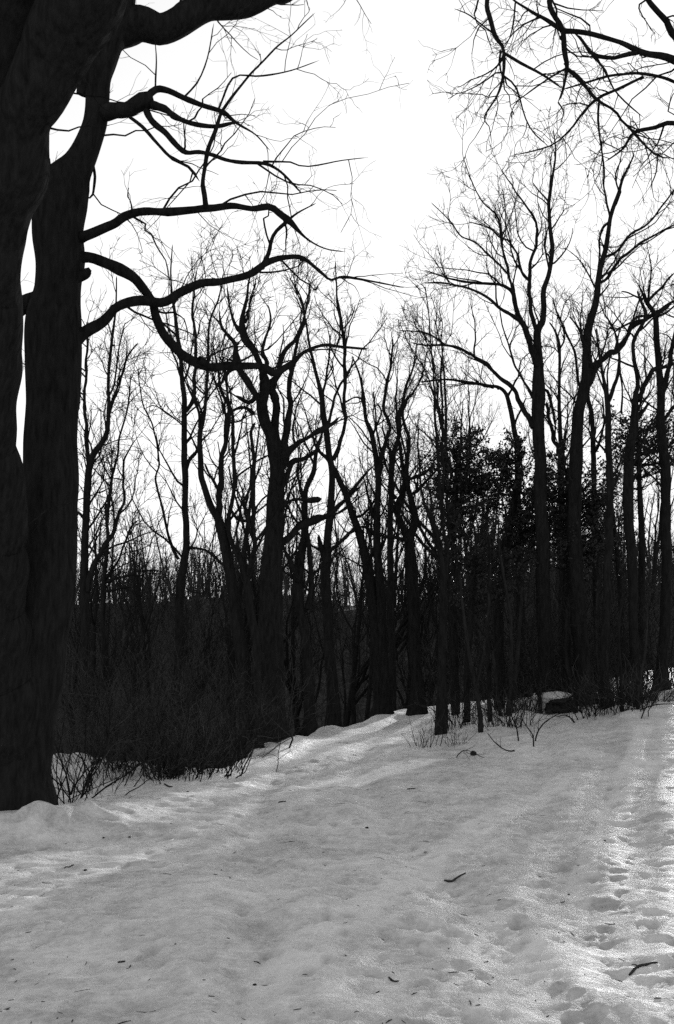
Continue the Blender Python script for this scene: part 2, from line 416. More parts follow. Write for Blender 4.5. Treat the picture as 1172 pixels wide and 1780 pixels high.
ALLTREES = []
def traced_tree(name, label, cat, stems, Y=None, base=None, seed=0, mat=M_BARK, spread=0.45, levels=None, group=None,
                rough=0.08, flare=1.55, tiplen=0.0, minr=0.0, twig_t0=0.35, no_base=False):
    """a tree whose trunk and limbs follow polylines x,y,r read off the photograph, each limb given its own depth"""
    r = np.random.default_rng(1000 + seed)
    stems = [parse(s) for s in stems]
    if Y is None: Y = ground_hit(*base)
    trunk = stems[0]
    x0 = (trunk[0, 0] - 586) / F * Y
    built = []
    lines = []
    for k, st in enumerate(stems):
        st = st.copy()
        if k == 0:
            y0 = Y; slope = r.uniform(-0.06, 0.06)
        else:
            best = min(((np.hypot(b[:, 0] - st[0, 0], b[:, 1] - st[0, 1]).min(), bi) for bi, b in enumerate(built)))
            b = built[best[1]]; j = np.argmin(np.hypot(b[:, 0] - st[0, 0], b[:, 1] - st[0, 1]))
            y0 = b[j, 3]; slope = r.choice([-1, 1]) * r.uniform(0.3, 1.0) * spread
        px = smooth_poly(st, max(12, 5 * len(st)))
        q = [P(a[0], a[1], y0) for a in px]
        L = np.concatenate([[0], np.cumsum(np.linalg.norm(np.diff(np.array([p for p, t in q]), axis=0), axis=1))])
        bend = 0.12 * np.sin(L / max(L[-1], 1e-3) * math.pi * r.uniform(0.8, 1.6)) * min(L[-1], 2.0) * r.choice([-1, 1])
        Yd = y0 + slope * L + (bend if k else 0)
        pts = []; rad = []
        for a, yd in zip(px, Yd):
            p, t = P(a[0], a[1], yd); pts.append(p); rad.append(max(a[2] * t / F, minr))
        pts = np.array(pts); rad = np.array(rad)
        built.append(np.column_stack([px[:, 0], px[:, 1], px[:, 2], Yd]))
        if k == 0 and not no_base:
            gzv = gz(pts[0, 0], pts[0, 1]); keep = pts[:, 2] > gzv + 0.25
            pts, rad = pts[keep], rad[keep]
            h0 = pts[0, 2] - gzv
            m = max(2, int(h0 / 0.5) + 1)
            ext = np.array([[pts[0, 0], pts[0, 1], gzv - 0.2 + (h0 + 0.2) * j / m] for j in range(m)])
            er = np.full(m, rad[0])
            pts = np.vstack([ext, pts]); rad = np.concatenate([er, rad])
            hh = np.maximum(pts[:, 2] - gzv, 0); rad = rad * (1 + (flare - 1) * np.exp(-hh / 0.28))
        e = nrm(pts[-1] - pts[-2]); pts = np.vstack([pts, pts[-1] + e * rad[-1] * 0.6]); rad = np.append(rad, rad[-1] * 0.15)   # closed tip
        lines.append((pts, rad))
    root_p = lines[0][0][0].copy(); root_p[2] += 0.2
    root = empty(name, root_p)
    tag(root, label, cat, group)
    big = lines[0][1].max() > 0.12
    for k, (pts, rad) in enumerate(lines):
        rm = rad.max(); S = 36 if rm > 0.15 else (12 if rm > 0.05 else 7)
        Lk = np.linalg.norm(np.diff(pts, axis=0), axis=1).sum()
        n = int(np.clip(Lk / (0.05 if rm > 0.02 else 0.08), 10, 160))
        q = smooth_poly(np.column_stack([pts, rad]), n); q[:, 3] = np.maximum(q[:, 3], 0.0008); s = np.linspace(0, Lk, n)
        # gentle wander, swellings at old branch scars and furrowed bark
        wob = np.stack([vnoise(s, np.full(n, k * 3.7 + c * 9.1 + seed), 2.2, c) for c in range(3)], -1) * (np.minimum(q[:, 3:4], 0.09) * 0.22)
        wob += np.stack([vnoise(s, np.full(n, k * 5.7 + c * 3.1 + seed), 4.6, c) for c in range(3)], -1) * (np.minimum(q[:, 3:4], 0.05) * (0.75 if k else 0.15))
        aa = np.arange(S) * 2 * math.pi / S
        ca, sa = np.cos(aa)[None] * 1.0, np.sin(aa)[None] * 1.0
        swell = 1 + (rough if k == 0 or rm > 0.15 else rough + 0.07) * vnoise(s, np.full(n, k + seed * 1.3), 3.0 / max(rm * 6, 0.3), 1)[:, None]
        if k and rm < 0.12: swell = swell * (1 + 0.11 * vnoise(s, np.full(n, k * 2.3 + seed), 11.0, 4)[:, None] + 0.16 * np.maximum(0, vnoise(s, np.full(n, k * 1.9 + seed), 5.0, 7) - 0.45)[:, None] * 2)
        mult = swell * (1 + rough * 0.7 * vnoise(s[:, None] * 0.6 + ca * 1.3, sa * 1.3 + k * 2.0, 2.0, 2) + 0.025 * vnoise(s[:, None] * 0.8 + ca * 4, sa * 4 + k, 2.5, 3))
        if k == 0 and not no_base:                                   # buttress roots
            hh = np.maximum(q[:, 2] - q[0, 2] - 0.2, 0)[:, None]
            mult = mult * (1 + 0.24 * np.exp(-hh / (1.2 * rm + 0.05)) * np.maximum(0, vnoise(ca * 2.2 + seed, sa * 2.2, 1.0, 4) + 0.25))
        if rm > 0.15: mult = mult * (1 + 0.022 * vnoise(s[:, None] * 0.5 + ca * 9, sa * 9 + k, 2.0, 6))
        mb = MB(); mb.tubes((q[:, :3] + wob - root_p)[None], q[:, 3][None], S, mult=mult[None])
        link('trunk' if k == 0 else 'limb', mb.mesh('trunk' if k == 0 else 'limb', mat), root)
    # finer branches and twigs, grown in all directions
    N0 = 14
    PP = []; RR = []
    for k, (pts, rad) in enumerate(lines):
        q = smooth_poly(np.column_stack([pts, rad]), 28)
        if k == 0: q = q[int(28 * twig_t0):]
        u = np.linspace(0, len(q) - 1, N0); ii = np.arange(len(q))
        q = np.stack([np.interp(u, ii, q[:, c]) for c in range(4)], -1)
        PP.append(q[:, :3]); RR.append(q[:, 3])
    mb = MB()
    twig_levels(r, mb, np.array(PP) - root_p, np.array(RR), levels or LV_MID)
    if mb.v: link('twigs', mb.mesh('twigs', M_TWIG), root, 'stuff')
    ALLTREES.append((root, lines))
    return root

LV_MID = [dict(dens=3.4, lmin=0.5, lmax=1.8, N=8, S=4, up=0.10, rmin=0.008, rmax=0.022, ang=(25, 55), wig=0.2),
          dict(dens=6.2, lmin=0.25, lmax=0.9, N=6, up=0.08, rmin=0.0058, rmax=0.011, wig=0.24),
          dict(dens=8.0, lmin=0.12, lmax=0.38, N=4, up=0.05, rmin=0.0045, rmax=0.007, wig=0.24)]
LV_BIG = [dict(dens=2.5, lmin=0.4, lmax=1.6, N=9, S=4, up=0.0, rmin=0.0045, rmax=0.012, ang=(25, 65), wig=0.22),
          dict(dens=4.8, lmin=0.2, lmax=0.8, N=7, up=0.0, rmin=0.003, rmax=0.006, wig=0.24),
          dict(dens=8.0, lmin=0.08, lmax=0.3, N=4, up=0.0, rmin=0.002, rmax=0.004, wig=0.24)]
LV_TOP = [dict(dens=5.0, lmin=0.3, lmax=1.1, N=8, S=4, up=-0.03, rmin=0.004, rmax=0.009, ang=(25, 70), wig=0.22, t0=0.05),
          dict(dens=8.5, lmin=0.15, lmax=0.5, N=6, up=-0.02, rmin=0.003, rmax=0.005, wig=0.26),
          dict(dens=10.0, lmin=0.05, lmax=0.2, N=4, up=0.0, rmin=0.0022, rmax=0.0035, wig=0.26)]

# ------------------------------------------------------------------ the large double-stemmed tree at the left
traced_tree('large_tree', 'massive dark double-stemmed tree with long crooked limbs at the left edge', 'tree', [
    '22,1440,58 30,1350,58 38,1250,60 50,1150,62 62,1050,66 74,950,58 84,850,49 90,750,45 93,650,46 92,560,48 100,500,40 104,450,43 100,400,44 106,350,46 122,315,40 139,285,28 155,240,22 168,185,20 172,140,22 178,108,26 188,60,32 196,0,36 202,-70,38',
    '20,1300,70 -2,1150,60 -16,1000,58 -18,850,58 -25,750,57 -26,650,57 -27,560,56 -22,480,55 -15,420,58 -6,365,60 22,310,60 34,260,52 38,218,51 52,175,54 76,130,58 112,70,64 150,0,70 170,-70,66',
    '-40,470,16 -22,420,36 -10,370,52 4,300,58 18,200,58 24,100,62 24,0,66 20,-80,64',
    '95,512,15 62,522,15 45,527,15 30,534,15 5,550,17 -25,565,18',
    '140,160,10 160,120,22 180,80,30 200,50,33 225,46,32 260,50,27 300,42,25 335,22,26 370,12,22 410,8,24 450,0,20 505,-18,17 560,-50,14 640,-90,10',
    '165,200,8 182,197,14 200,193,14 225,190,13 248,182,14 260,184,15',
    '256,176,7 268,153,6.5 290,156,5.5 320,168,5 350,180,4.5 385,193,4 405,208,3 418,217,2.2 445,235,1.2 470,262,0.9',
    '262,180,8 285,187,6.5 310,201,5.5 330,213,4.5 365,220,4 400,216,3 415,212,1.5',
    '258,194,6 268,215,5.5 290,237,5 320,262,4.5 345,265,4 370,271,3.8 400,280,3.4 455,283,3.2 480,294,2.6 500,311,2 525,336,1.2',
    '458,282,2 505,282,1.6 530,290,1.3 585,280,1.1 640,274,0.7',
    '225,204,3.5 250,223,3 275,250,2.6 300,275,2.8 325,290,2.6 346,314,2.6',
    '128,414,14 150,408,10 170,403,9.5 200,387,8.5 235,375,8 285,369,7.5 330,366,7 357,360,7 400,360,6 440,362,5.5 470,357,5.5 486,370,5.5 502,382,5.5 530,412,2 565,432,1.2 600,438,0.8',
    '357,360,5 355,335,4.5 352,312,4 360,265,4.2 375,222,3.5 387,193,3 420,150,2.2 440,125,1.9 475,88,1.6 510,60,1.2 548,22,0.9',
    '502,382,3 520,368,1.8 550,353,1.0',
    '120,600,16 142,578,10 170,554,9 205,531,8.5 245,525,8 290,522,8 320,510,7.5 350,498,7 400,485,6.5 440,472,6 470,455,5.5 500,447,4.5 530,450,3.5 560,475,2.6 575,487,2.2 600,481,1.8 650,490,1.5 702,500,1',
    '456,466,4.2 466,440,3.8 478,408,3.6 490,393,3.6 502,382,3.8',
    '125,445,16 150,448,11 172,450,9.5 200,460,9.5 225,480,9 245,500,8.5 262,522,8.5 270,550,8 285,580,8 310,605,8 335,623,8.5 352,630,9 400,633,6.5 450,638,6.5 480,644,6.5 505,630,5.5 525,613,4 560,602,3 600,604,2.4 640,606,1.4',
    '345,622,7 358,630,7 370,637,4',
    '380,192,2 405,135,1.7 450,132,1.5 500,124,1.1 555,105,0.7',
    '270,152,1.8 272,120,1.4 271,90,1.0 268,60,0.8',
    '320,168,1.8 345,140,1.5 362,95,1.2 372,40,0.9',
    '130,480,11 148,475,9 153,468,6',
    '160,285,4 166,310,2.6 160,340,2 148,345,1.2'],
    Y=10.7, seed=1, spread=0.35, levels=LV_BIG, rough=0.05, flare=1.12, twig_t0=0.6)

# ------------------------------------------------------------------ trees along the crest, left to right
traced_tree('bare_tree', 'slim bare tree with upswept forks just right of the massive trunk', 'tree', [
    '148,1330,9 147,1060,8.5 147,980,7 148,930,6.5 151,880,6.2 153,830,6.2 158,800,5.5 165,785,5 180,765,4.4 188,740,3.8 189,700,3.2 189,670,2.8 191,620,2.6 198,570,2.2 202,530,1.6 203,480,1',
    '157,803,4 152,785,3.5 151,740,3.2 148,700,2.8 149,660,2.4 152,600,2 151,560,1',
    '186,748,3 195,700,2.4 205,670,2 215,640,1.8 222,620,1.6 240,596,1',
    '152,1030,5 162,985,4.8 180,952,4.5 196,928,3.4 208,890,2.8 216,870,2.6 214,830,2.2 215,805,2 224,785,1.4 235,765,1',
    '150,905,3 135,890,2.6 120,900,2', '189,690,2 200,660,1.6 208,600,1.3 218,560,0.9'],
    Y=19.5, seed=2)
traced_tree('bare_tree', 'thin pole-like bare tree with broken side twigs beside the slim forked one', 'tree', [
    '180,1330,4.6 180,1100,4.2 181,1010,4 185,965,3.4 188,930,3 187,900,3 192,860,2.6 195,830,2.3 205,790,2 208,760,1.8 222,710,1.4 228,650,1',
    '182,1012,3 205,1005,2.2 232,998,1.8 240,993,1.6 277,992,1.4',
    '182,1028,2.4 205,1024,1.8 229,1021,1.5',
    '184,1005,2.4 200,985,2 215,950,1.7 225,920,1.4 240,905,1'],
    Y=21, seed=3)
traced_tree('bare_tree', 'tall straight bare tree whose top is crossed by two crooked limbs', 'tree', [
    '318,1330,7.5 312,1080,7.5 314,1010,8 322,972,7 325,934,5.8 322,882,5.5 322,818,5.5 321,780,5.2 320,756,5 320,692,4.4 316,654,3.8 314,615,3.6 308,577,3.2 304,538,2.6 299,508,2 297,470,1.4 300,425,0.9',
    '322,815,4 330,800,3.2 340,785,3 348,765,2.5',
    '321,715,3.4 335,697,3.4 339,660,3.4 340,628,3.2 340,602,3 337,564,2.6 336,525,2 342,470,1.2',
    '312,972,3.2 296,938,2.4 286,895,2.2 276,852,2 272,831,1.9 276,800,1.7 266,743,1.5 248,700,1.3 240,643,0.9',
    '320,742,1.6 300,725,1.4 270,705,1.1 250,712,0.9', '325,950,2.6 350,955,2.4 370,965,2.6 390,985,3'],
    Y=20.5, seed=4)
traced_tree('bare_tree', 'bare tree with curved stem forking into two wavy upright stems left of the knobbly one', 'tree', [
    '432,1303,14 428,1200,12.5 418,1120,12 408,1060,11 402,1020,10 392,960,9 385,925,8.5 380,900,8 372,888,6.5 362,868,5.5 355,845,5 349,825,4.8 348,800,4.8 347,770,4.6 349,748,4.4 353,735,3.4 357,700,2.8 360,650,2.4 362,610,2.2 365,560,1.8 380,520,1.4 388,475,0.9',
    '348,745,3 346,720,2.6 338,697,2.2 326,670,1.6 315,640,1',
    '381,902,6.5 384,880,6 384,860,5.5 385,830,5.2 386,800,4.8 388,780,4.2 393,760,4.2 398,735,3.6 397,712,3.2 390,690,2.6 382,670,2.2 378,640,1.8 370,600,1.2',
    '384,862,3 372,838,2.6 362,820,2 355,805,1.6', '400,735,2 420,730,1.6 432,712,1.2'],
    base=(432, 1303), seed=5)
traced_tree('bare_tree', 'slender S-curved bare tree rising from a dark post-like foot at the path edge', 'tree', [
    '451,1307,7.5 449,1240,7 446,1150,8 438,1070,7.5 428,1010,6 421,982,5 403,946,4.2 396,908,3.8 402,877,3.6 407,844,3.4 406,806,3.2 405,780,3 405,756,3 405,723,2.6 398,700,2 392,660,1.6 384,620,1',
    '428,1008,4.5 440,975,4.5 443,940,4.2 440,900,4.4 442,850,4.2 442,810,3.6 438,780,3.4 437,755,3.2 444,735,2.6',
    '404,890,2.4 415,905,3 430,905,2.6 440,905,2.4'],
    base=(451, 1307), seed=6)
traced_tree('bare_tree', 'thick knobbly bare tree with lumpy cut crown in the middle of the row', 'tree', [
    '476,1296,25 473,1200,22 470,1100,20 470,1050,19 472,1000,18 475,950,15 478,900,13.5 480,860,13.5 483,820,13 478,790,12 471,756,10 460,730,10 455,705,9 458,690,8 461,664,9 458,648,6 448,622,5 440,606,6 430,594,7 424,580,7 421,560,5 424,540,3.4 430,515,2.2 433,490,1.6 440,462,0.9',
    '455,702,5.5 440,680,5 428,664,6.5 418,648,5.5 411,622,7 410,600,4 395,580,2.6 385,565,2 381,538,1.2',
    '483,800,9 479,760,8 478,720,6 477,690,8 470,672,8 480,655,4 490,625,3.6 500,604,3.4 515,590,2.8 522,575,2.4 530,555,2.2 528,535,1.8 520,510,1.4 505,485,0.9',
    '487,815,9 496,775,7.5 500,740,6.4 505,700,4.8 505,670,4.4 507,640,3.6 512,618,3.2 518,585,2.6 527,560,2.2 533,530,1.8 540,490,1',
    '492,808,6 500,795,7 515,775,4.6 530,765,4 545,755,4 562,747,4.4 572,740,3 590,725,1.8',
    '485,850,6.5 500,825,5.2 510,806,4.8 525,798,4.2 545,788,3.4 556,778,2',
    '484,945,7 510,926,6.5 530,912,6.5 555,902,6.5 567,898,5.5 585,880,4 605,865,3.4 618,845,3.2 630,830,2.6 648,812,1.5',
    '484,892,3.4 500,876,3.2 515,870,3 535,868,4 548,867,5.2 557,867,4.6',
    '461,668,4 455,655,5 464,630,4.5 458,612,3.2 462,590,2.4 470,560,1.8 466,530,1.2',
    '420,640,4 405,640,3.4 392,650,3 385,668,2.2', '446,690,4 432,700,3 420,694,3.4 410,688,2', '442,720,3.6 428,708,3 408,712,2.2 395,722,1.4',
    '424,582,3.6 412,572,3.6 405,555,2.4 398,530,1.6 395,500,1', '424,562,3 432,548,2.4 437,520,1.6 445,490,1'],
    base=(476, 1294), seed=7, rough=0.16, levels=[dict(LV_MID[0], dens=3.4, lmax=1.3), dict(LV_MID[1], dens=5.0), LV_MID[2]])
traced_tree('bare_tree', 'bare tree with kinked stem standing against the right side of the knobbly one', 'tree', [
    '540,1268,10 535,1150,9 522,1060,8.5 518,1010,8 525,960,7 530,920,5.4 530,880,5 533,850,4.6 545,820,4.2 548,795,3.6 552,775,3 560,755,2 566,730,1.2',
    '522,1015,5 505,980,4 495,960,3 488,940,2.4', '530,868,3.4 520,840,2.4 517,815,2 525,790,1.2', '536,1060,5 540,1000,4.6 536,950,4 534,930,3.4'],
    base=(540, 1267), seed=8)
traced_tree('bare_tree', 'tall bare tree with ruler-straight upright fork crossed by the lowest crooked limb', 'tree', [
    '580,1262,12 575,1150,9.5 568,1040,8.5 567,1000,8 570,940,7.2 573,900,6.4 577,850,5.8 577,815,5.8 572,790,5.2 568,750,5.2 562,720,5.2 560,690,4.2 552,660,3.2 545,630,2.7 538,600,2.2 532,560,1.8 525,530,1.4 510,495,0.9',
    '579,800,3.8 592,770,3.4 598,740,3.2 600,690,3.2 600,640,3 599,600,2.7 595,570,2.4 588,530,2 585,500,1.6 583,455,0.9',
    '568,745,3 580,700,2.4 590,672,2 606,650,1.6 615,620,1', '560,695,2.4 568,650,2 572,610,1.6 575,580,1',
    '601,700,1.8 620,690,1.6 632,695,2', '597,572,1.4 610,555,1.2 618,530,0.9', '570,1000,5 560,960,4 555,930,3', '572,960,4 590,945,3 610,925,2.4 625,905,1.6'],
    base=(580, 1261), seed=9)
traced_tree('bare_tree', 'bare tree leaning left in a long bow across its straight neighbours', 'tree', [
    '664,1247,13 660,1150,11.5 652,1060,10 645,1010,9 632,955,7.2 618,908,6.2 603,864,5.4 588,828,4.8 572,800,3.8 555,785,2.8 545,768,1.6',
    '640,985,4 650,960,3.4 665,950,2.6 672,930,1.8', '615,900,3 630,895,2.4 645,880,2 655,862,1.4', '622,920,3 605,930,2.6 590,945,2 580,965,1.4'],
    base=(664, 1246), seed=10)
traced_tree('bare_tree', 'upright bare tree splitting high into a Y right of the leaning one', 'tree', [
    '674,1245,9 668,1150,8.5 665,1080,8.2 660,1000,7.4 655,930,6.2 656,880,5.4 658,840,5.2 655,800,4.8 647,756,4.2 636,730,3.4 634,700,2.8 632,684,2.4 625,650,1.8 612,618,1',
    '657,832,4.2 664,800,3.6 669,775,3.2 676,743,3 668,710,2.8 669,684,2.5 675,654,2.2 680,623,2 683,588,1.4',
    '648,758,2.2 658,735,2 664,715,1.6 655,700,1.2', '653,905,3 645,880,2.6 640,860,2 635,835,1.4', '659,935,3 640,920,3 628,915,2.4'],
    base=(674, 1245), seed=11)
traced_tree('bare_tree', 'narrow straight bare tree standing close behind the Y-forked one', 'tree', [
    '684,1245,6.5 682,1150,6.2 680,1080,6 679,959,5.4 679,882,5 681,818,4.8 685,785,4.4 694,756,3.4 695,720,3 700,700,2.6 706,670,2.2 718,640,1.6 725,595,0.9',
    '683,800,3 676,775,2.4 670,760,1.8 664,740,1.2', '697,742,2.4 690,715,2 688,690,1.8 692,660,1.2'],
    Y=27.5, seed=12)
traced_tree('bare_tree', 'stout bare tree with twisted twin fork left of the evergreen thicket', 'tree', [
    '728,1243,12 725,1200,11.5 720,1080,10 716,985,8.5 713,940,8 722,910,6 718,885,5.4 712,860,4.8 706,838,4.4 708,800,3.8 711,775,3.2 709,756,3 700,725,2.4 705,700,2.2 720,680,1.8 735,650,1.5 742,610,0.9',
    '711,935,6.5 697,900,6.5 691,882,7 698,865,5.4 703,845,5.2 702,820,4.2 698,800,3.4 695,770,2.7 690,740,2.2 688,710,1.4',
    '714,942,4 700,938,4 684,932,3.6 665,933,3', '716,860,3 728,850,3 742,835,2.6 760,815,1.8', '708,835,3 722,828,3.2 738,823,2.6 752,808,1.6',
    '686,868,3.6 680,845,4 676,820,3'],
    base=(728, 1243), seed=13)
traced_tree('bare_tree', 'slim bare tree with blunt bark-less foot rising out of the snow by the bank', 'tree', [
    '768,1283,10 767,1240,10.5 768,1190,8.5 769,1100,7.2 772,1020,6.5 765,960,4 757,920,3.2 748,890,2.8 738,880,2.4 735,860,1.6',
    '772,1020,5 776,960,4 770,900,3 765,850,2.6 762,800,2.4 758,740,2.2 755,690,2 753,640,1.6 748,590,1.4 745,540,1.1 740,500,0.8',
    '770,900,2.6 771,840,2.2 769,780,2 770,720,1.8 767,670,1.6 768,620,1.1'],
    base=(768, 1282), seed=14, flare=1.05)
traced_tree('bare_tree', 'mid-height bare tree with long left-reaching boughs before the tallest pair', 'tree', [
    '905,1235,9 904,1100,8 903,1000,7 902,900,6 900,800,5 899,776,4.6 891,730,4 881,689,3.6 868,674,3.2 850,671,2.8 835,668,2.5 809,664,2.2 773,660,1.9 732,664,1.3',
    '882,690,2.4 890,676,2 900,655,1.6 910,640,1', '893,740,2.2 905,715,1.8 915,690,1.2'],
    Y=24.2, seed=15)
traced_tree('bare_tree', 'tallest bare tree of the wood, its three-stemmed crown spreading to the left', 'tree', [
    '952,1236,15 948,1100,13 945,1000,12 940,850,10.5 939,800,10 937,730,10.5 937,679,11 936,641,9.5 936,607,7 935,574,6.5 942,560,5.6 946,532,4.8 946,504,4.4 956,471,4 960,431,3.6 956,391,3.2 954,351,2.8 960,310,2.2 966,265,1.4 962,225,0.9',
    '934,640,6 930,620,6 924,605,6 917,584,5.4 910,566,5 897,524,4 893,508,3.6 877,498,3 857,494,2.6 821,490,2.2 780,484,1.6 738,470,0.9',
    '908,564,3.8 890,550,3.4 873,538,3 845,516,2.5 817,502,2.1 772,492,1.7 738,492,1',
    '893,508,2.6 887,484,2.4 880,455,2.2 873,423,2 867,379,1.8 853,365,1.5 833,343,1.3 821,318,1.1 806,276,0.7',
    '886,482,2 873,465,1.9 849,443,1.7 829,423,1.5 801,409,1.3 785,387,1.1 750,352,0.7',
    '934,576,4.4 928,560,4.2 923,532,3.8 921,492,3.4 923,451,3 932,423,2.6 930,383,2.2 913,355,1.7 889,322,1.3 872,296,0.8',
    '921,490,2.2 908,475,2.2 900,445,1.9 885,420,1.6 868,412,1.4 850,397,1.2 815,385,0.8',
    '928,742,4.6 908,702,4.2 887,671,3.8 872,659,3.6 853,641,3.4 835,628,3.2 814,613,2.9 794,605,2.4 773,600,2.1 740,601,1.7 715,595,1',
    '776,601,1.8 753,584,1.7 732,577,1.5 694,574,1',
    '940,690,3.4 952,680,3 962,715,2.4 966,740,2', '955,352,1.7 940,335,1.3 925,315,0.9', '958,400,1.4 972,380,1.1 985,360,0.7',
    '934,700,2.6 915,670,2.2 898,640,2 885,600,1.6 872,560,1.2 868,530,0.8'],
    base=(952, 1236), seed=16, levels=[dict(LV_MID[0], up=0.12, dens=3.0), LV_MID[1], LV_MID[2]])
traced_tree('bare_tree', 'slight bare tree squeezed between the two tallest trunks', 'tree', [
    '980,1238,7 978,1100,6.4 976,950,6 975,850,5.4 974,782,5 974,756,4 972,700,3 972,654,2.7 973,602,2.4 965,575,1.8 955,560,1.2',
    '972,790,4 962,760,3.2 955,735,2.8 950,700,2.2', '972,610,1.8 982,585,1.6 976,560,1.4 968,540,1'],
    Y=25.5, seed=17)
traced_tree('bare_tree', 'tall bare tree leaning right with long rising right-hand limb', 'tree', [
    '1020,1232,15 1008,1100,13.5 1000,950,12.5 999,850,12 1000,800,11.5 1005,730,9.5 1013,684,9 1019,659,8.5 1020,623,7.6 1019,590,7 1023,569,6.6 1032,538,6 1038,508,5.4 1044,467,4.8 1054,431,4.2 1060,391,3.8 1064,367,3.4 1075,335,2.8 1083,310,2.2 1103,268,1.2',
    '1018,668,7 1030,650,6.6 1040,632,6 1058,616,5.2 1073,607,4.8 1085,592,4.2 1100,568,4.2 1120,558,4.2 1140,545,3.6 1160,532,3 1185,520,2.4',
    '1046,488,3 1054,484,2.8 1079,451,2.5 1103,431,2.3 1127,415,2 1172,391,1.6 1200,378,1.2',
    '1052,448,2.8 1075,435,2.5 1095,407,2.2 1127,387,1.9 1172,330,1.4 1190,305,1',
    '1058,385,2.4 1046,399,2.2 1042,440,1.8 1040,470,1.4', '1062,378,2 1052,340,1.8 1049,286,1.5 1046,245,0.9',
    '1075,335,1.8 1070,305,1.5 1080,275,1.1', '1012,690,2.8 1005,650,2.4 998,610,2.2 985,580,1.9 970,550,1.4 962,520,1',
    '1019,600,2 1005,570,1.7 990,550,1.3', '1090,585,2 1098,560,1.8 1108,530,1.6 1118,505,1.2'],
    base=(1020, 1231), seed=18, levels=[dict(LV_MID[0], up=0.12, dens=3.0), LV_MID[1], LV_MID[2]])
traced_tree('bare_tree', 'short-limbed bare tree pressed against the right-leaning trunk', 'tree', [
    '1040,1238,7 1038,1100,6.4 1035,950,5.6 1033,850,5 1031,782,4.6 1028,718,4 1022,690,3.4 1026,660,2 1032,630,1.4',
    '1032,790,3 1045,760,2.4 1050,730,1.8 1048,690,1.2'], Y=26, seed=19)
traced_tree('bare_tree', 'bare tree with slanting swollen foot and wishbone fork above', 'tree', [
    '1062,1243,10 1056,1215,8.5 1050,1180,8 1052,1100,7.5 1058,950,7 1060,850,6.4 1060,800,6 1058,730,5 1056,697,4.6 1050,664,3 1045,633,2.5 1040,600,1.8 1036,570,1.2',
    '1057,700,3.6 1068,675,3.2 1074,659,2.9 1077,628,2.6 1073,590,2.2 1066,568,1.8 1050,545,1.2', '1077,630,1.8 1082,680,1.6 1080,720,2'],
    base=(1062, 1242), seed=20)
traced_tree('bare_tree', 'gnarled bare tree with wavy upper stem and leafy skirt second from the right edge', 'tree', [
    '1110,1228,8.5 1104,1150,8 1098,1000,8.5 1094,900,9 1094,800,9 1102,743,7.5 1105,692,5 1109,666,3.6 1102,623,3.4 1101,595,3.4 1110,575,3.2 1118,560,3 1122,545,3.4 1115,525,2.4 1108,505,1.4',
    '1107,694,4.4 1128,659,4 1138,643,3.6 1161,636,3 1185,625,2.2', '1106,730,3 1120,715,2.4 1130,700,1.8', '1118,548,2.6 1100,558,2.2 1078,570,1.8 1066,580,1.3'],
    base=(1110, 1227), seed=21)
traced_tree('bare_tree', 'dark bare tree in front of the sun at the right edge', 'tree', [
    '1150,1205,10 1152,1150,9 1157,1050,8.5 1158,960,8.5 1158,882,8 1156,806,8.5 1150,760,8 1148,730,7.5 1150,679,6.5 1145,640,5.4 1142,590,5 1139,551,4.4 1124,526,3.6 1117,510,2.2 1110,495,1.2',
    '1151,682,4.6 1162,640,4.2 1168,610,3.8 1175,570,3 1178,530,2', '1149,735,3.6 1165,715,3 1180,700,2.2',
    '1118,520,2.2 1100,512,1.6 1080,506,1.2', '1124,527,2.6 1140,512,2.4 1155,495,2 1172,475,1.5', '1139,552,2.4 1155,545,2 1175,530,1.4',
    '1127,520,1.8 1130,495,1.6 1132,465,1.3 1128,440,0.9'],
    base=(1150, 1204), seed=22)

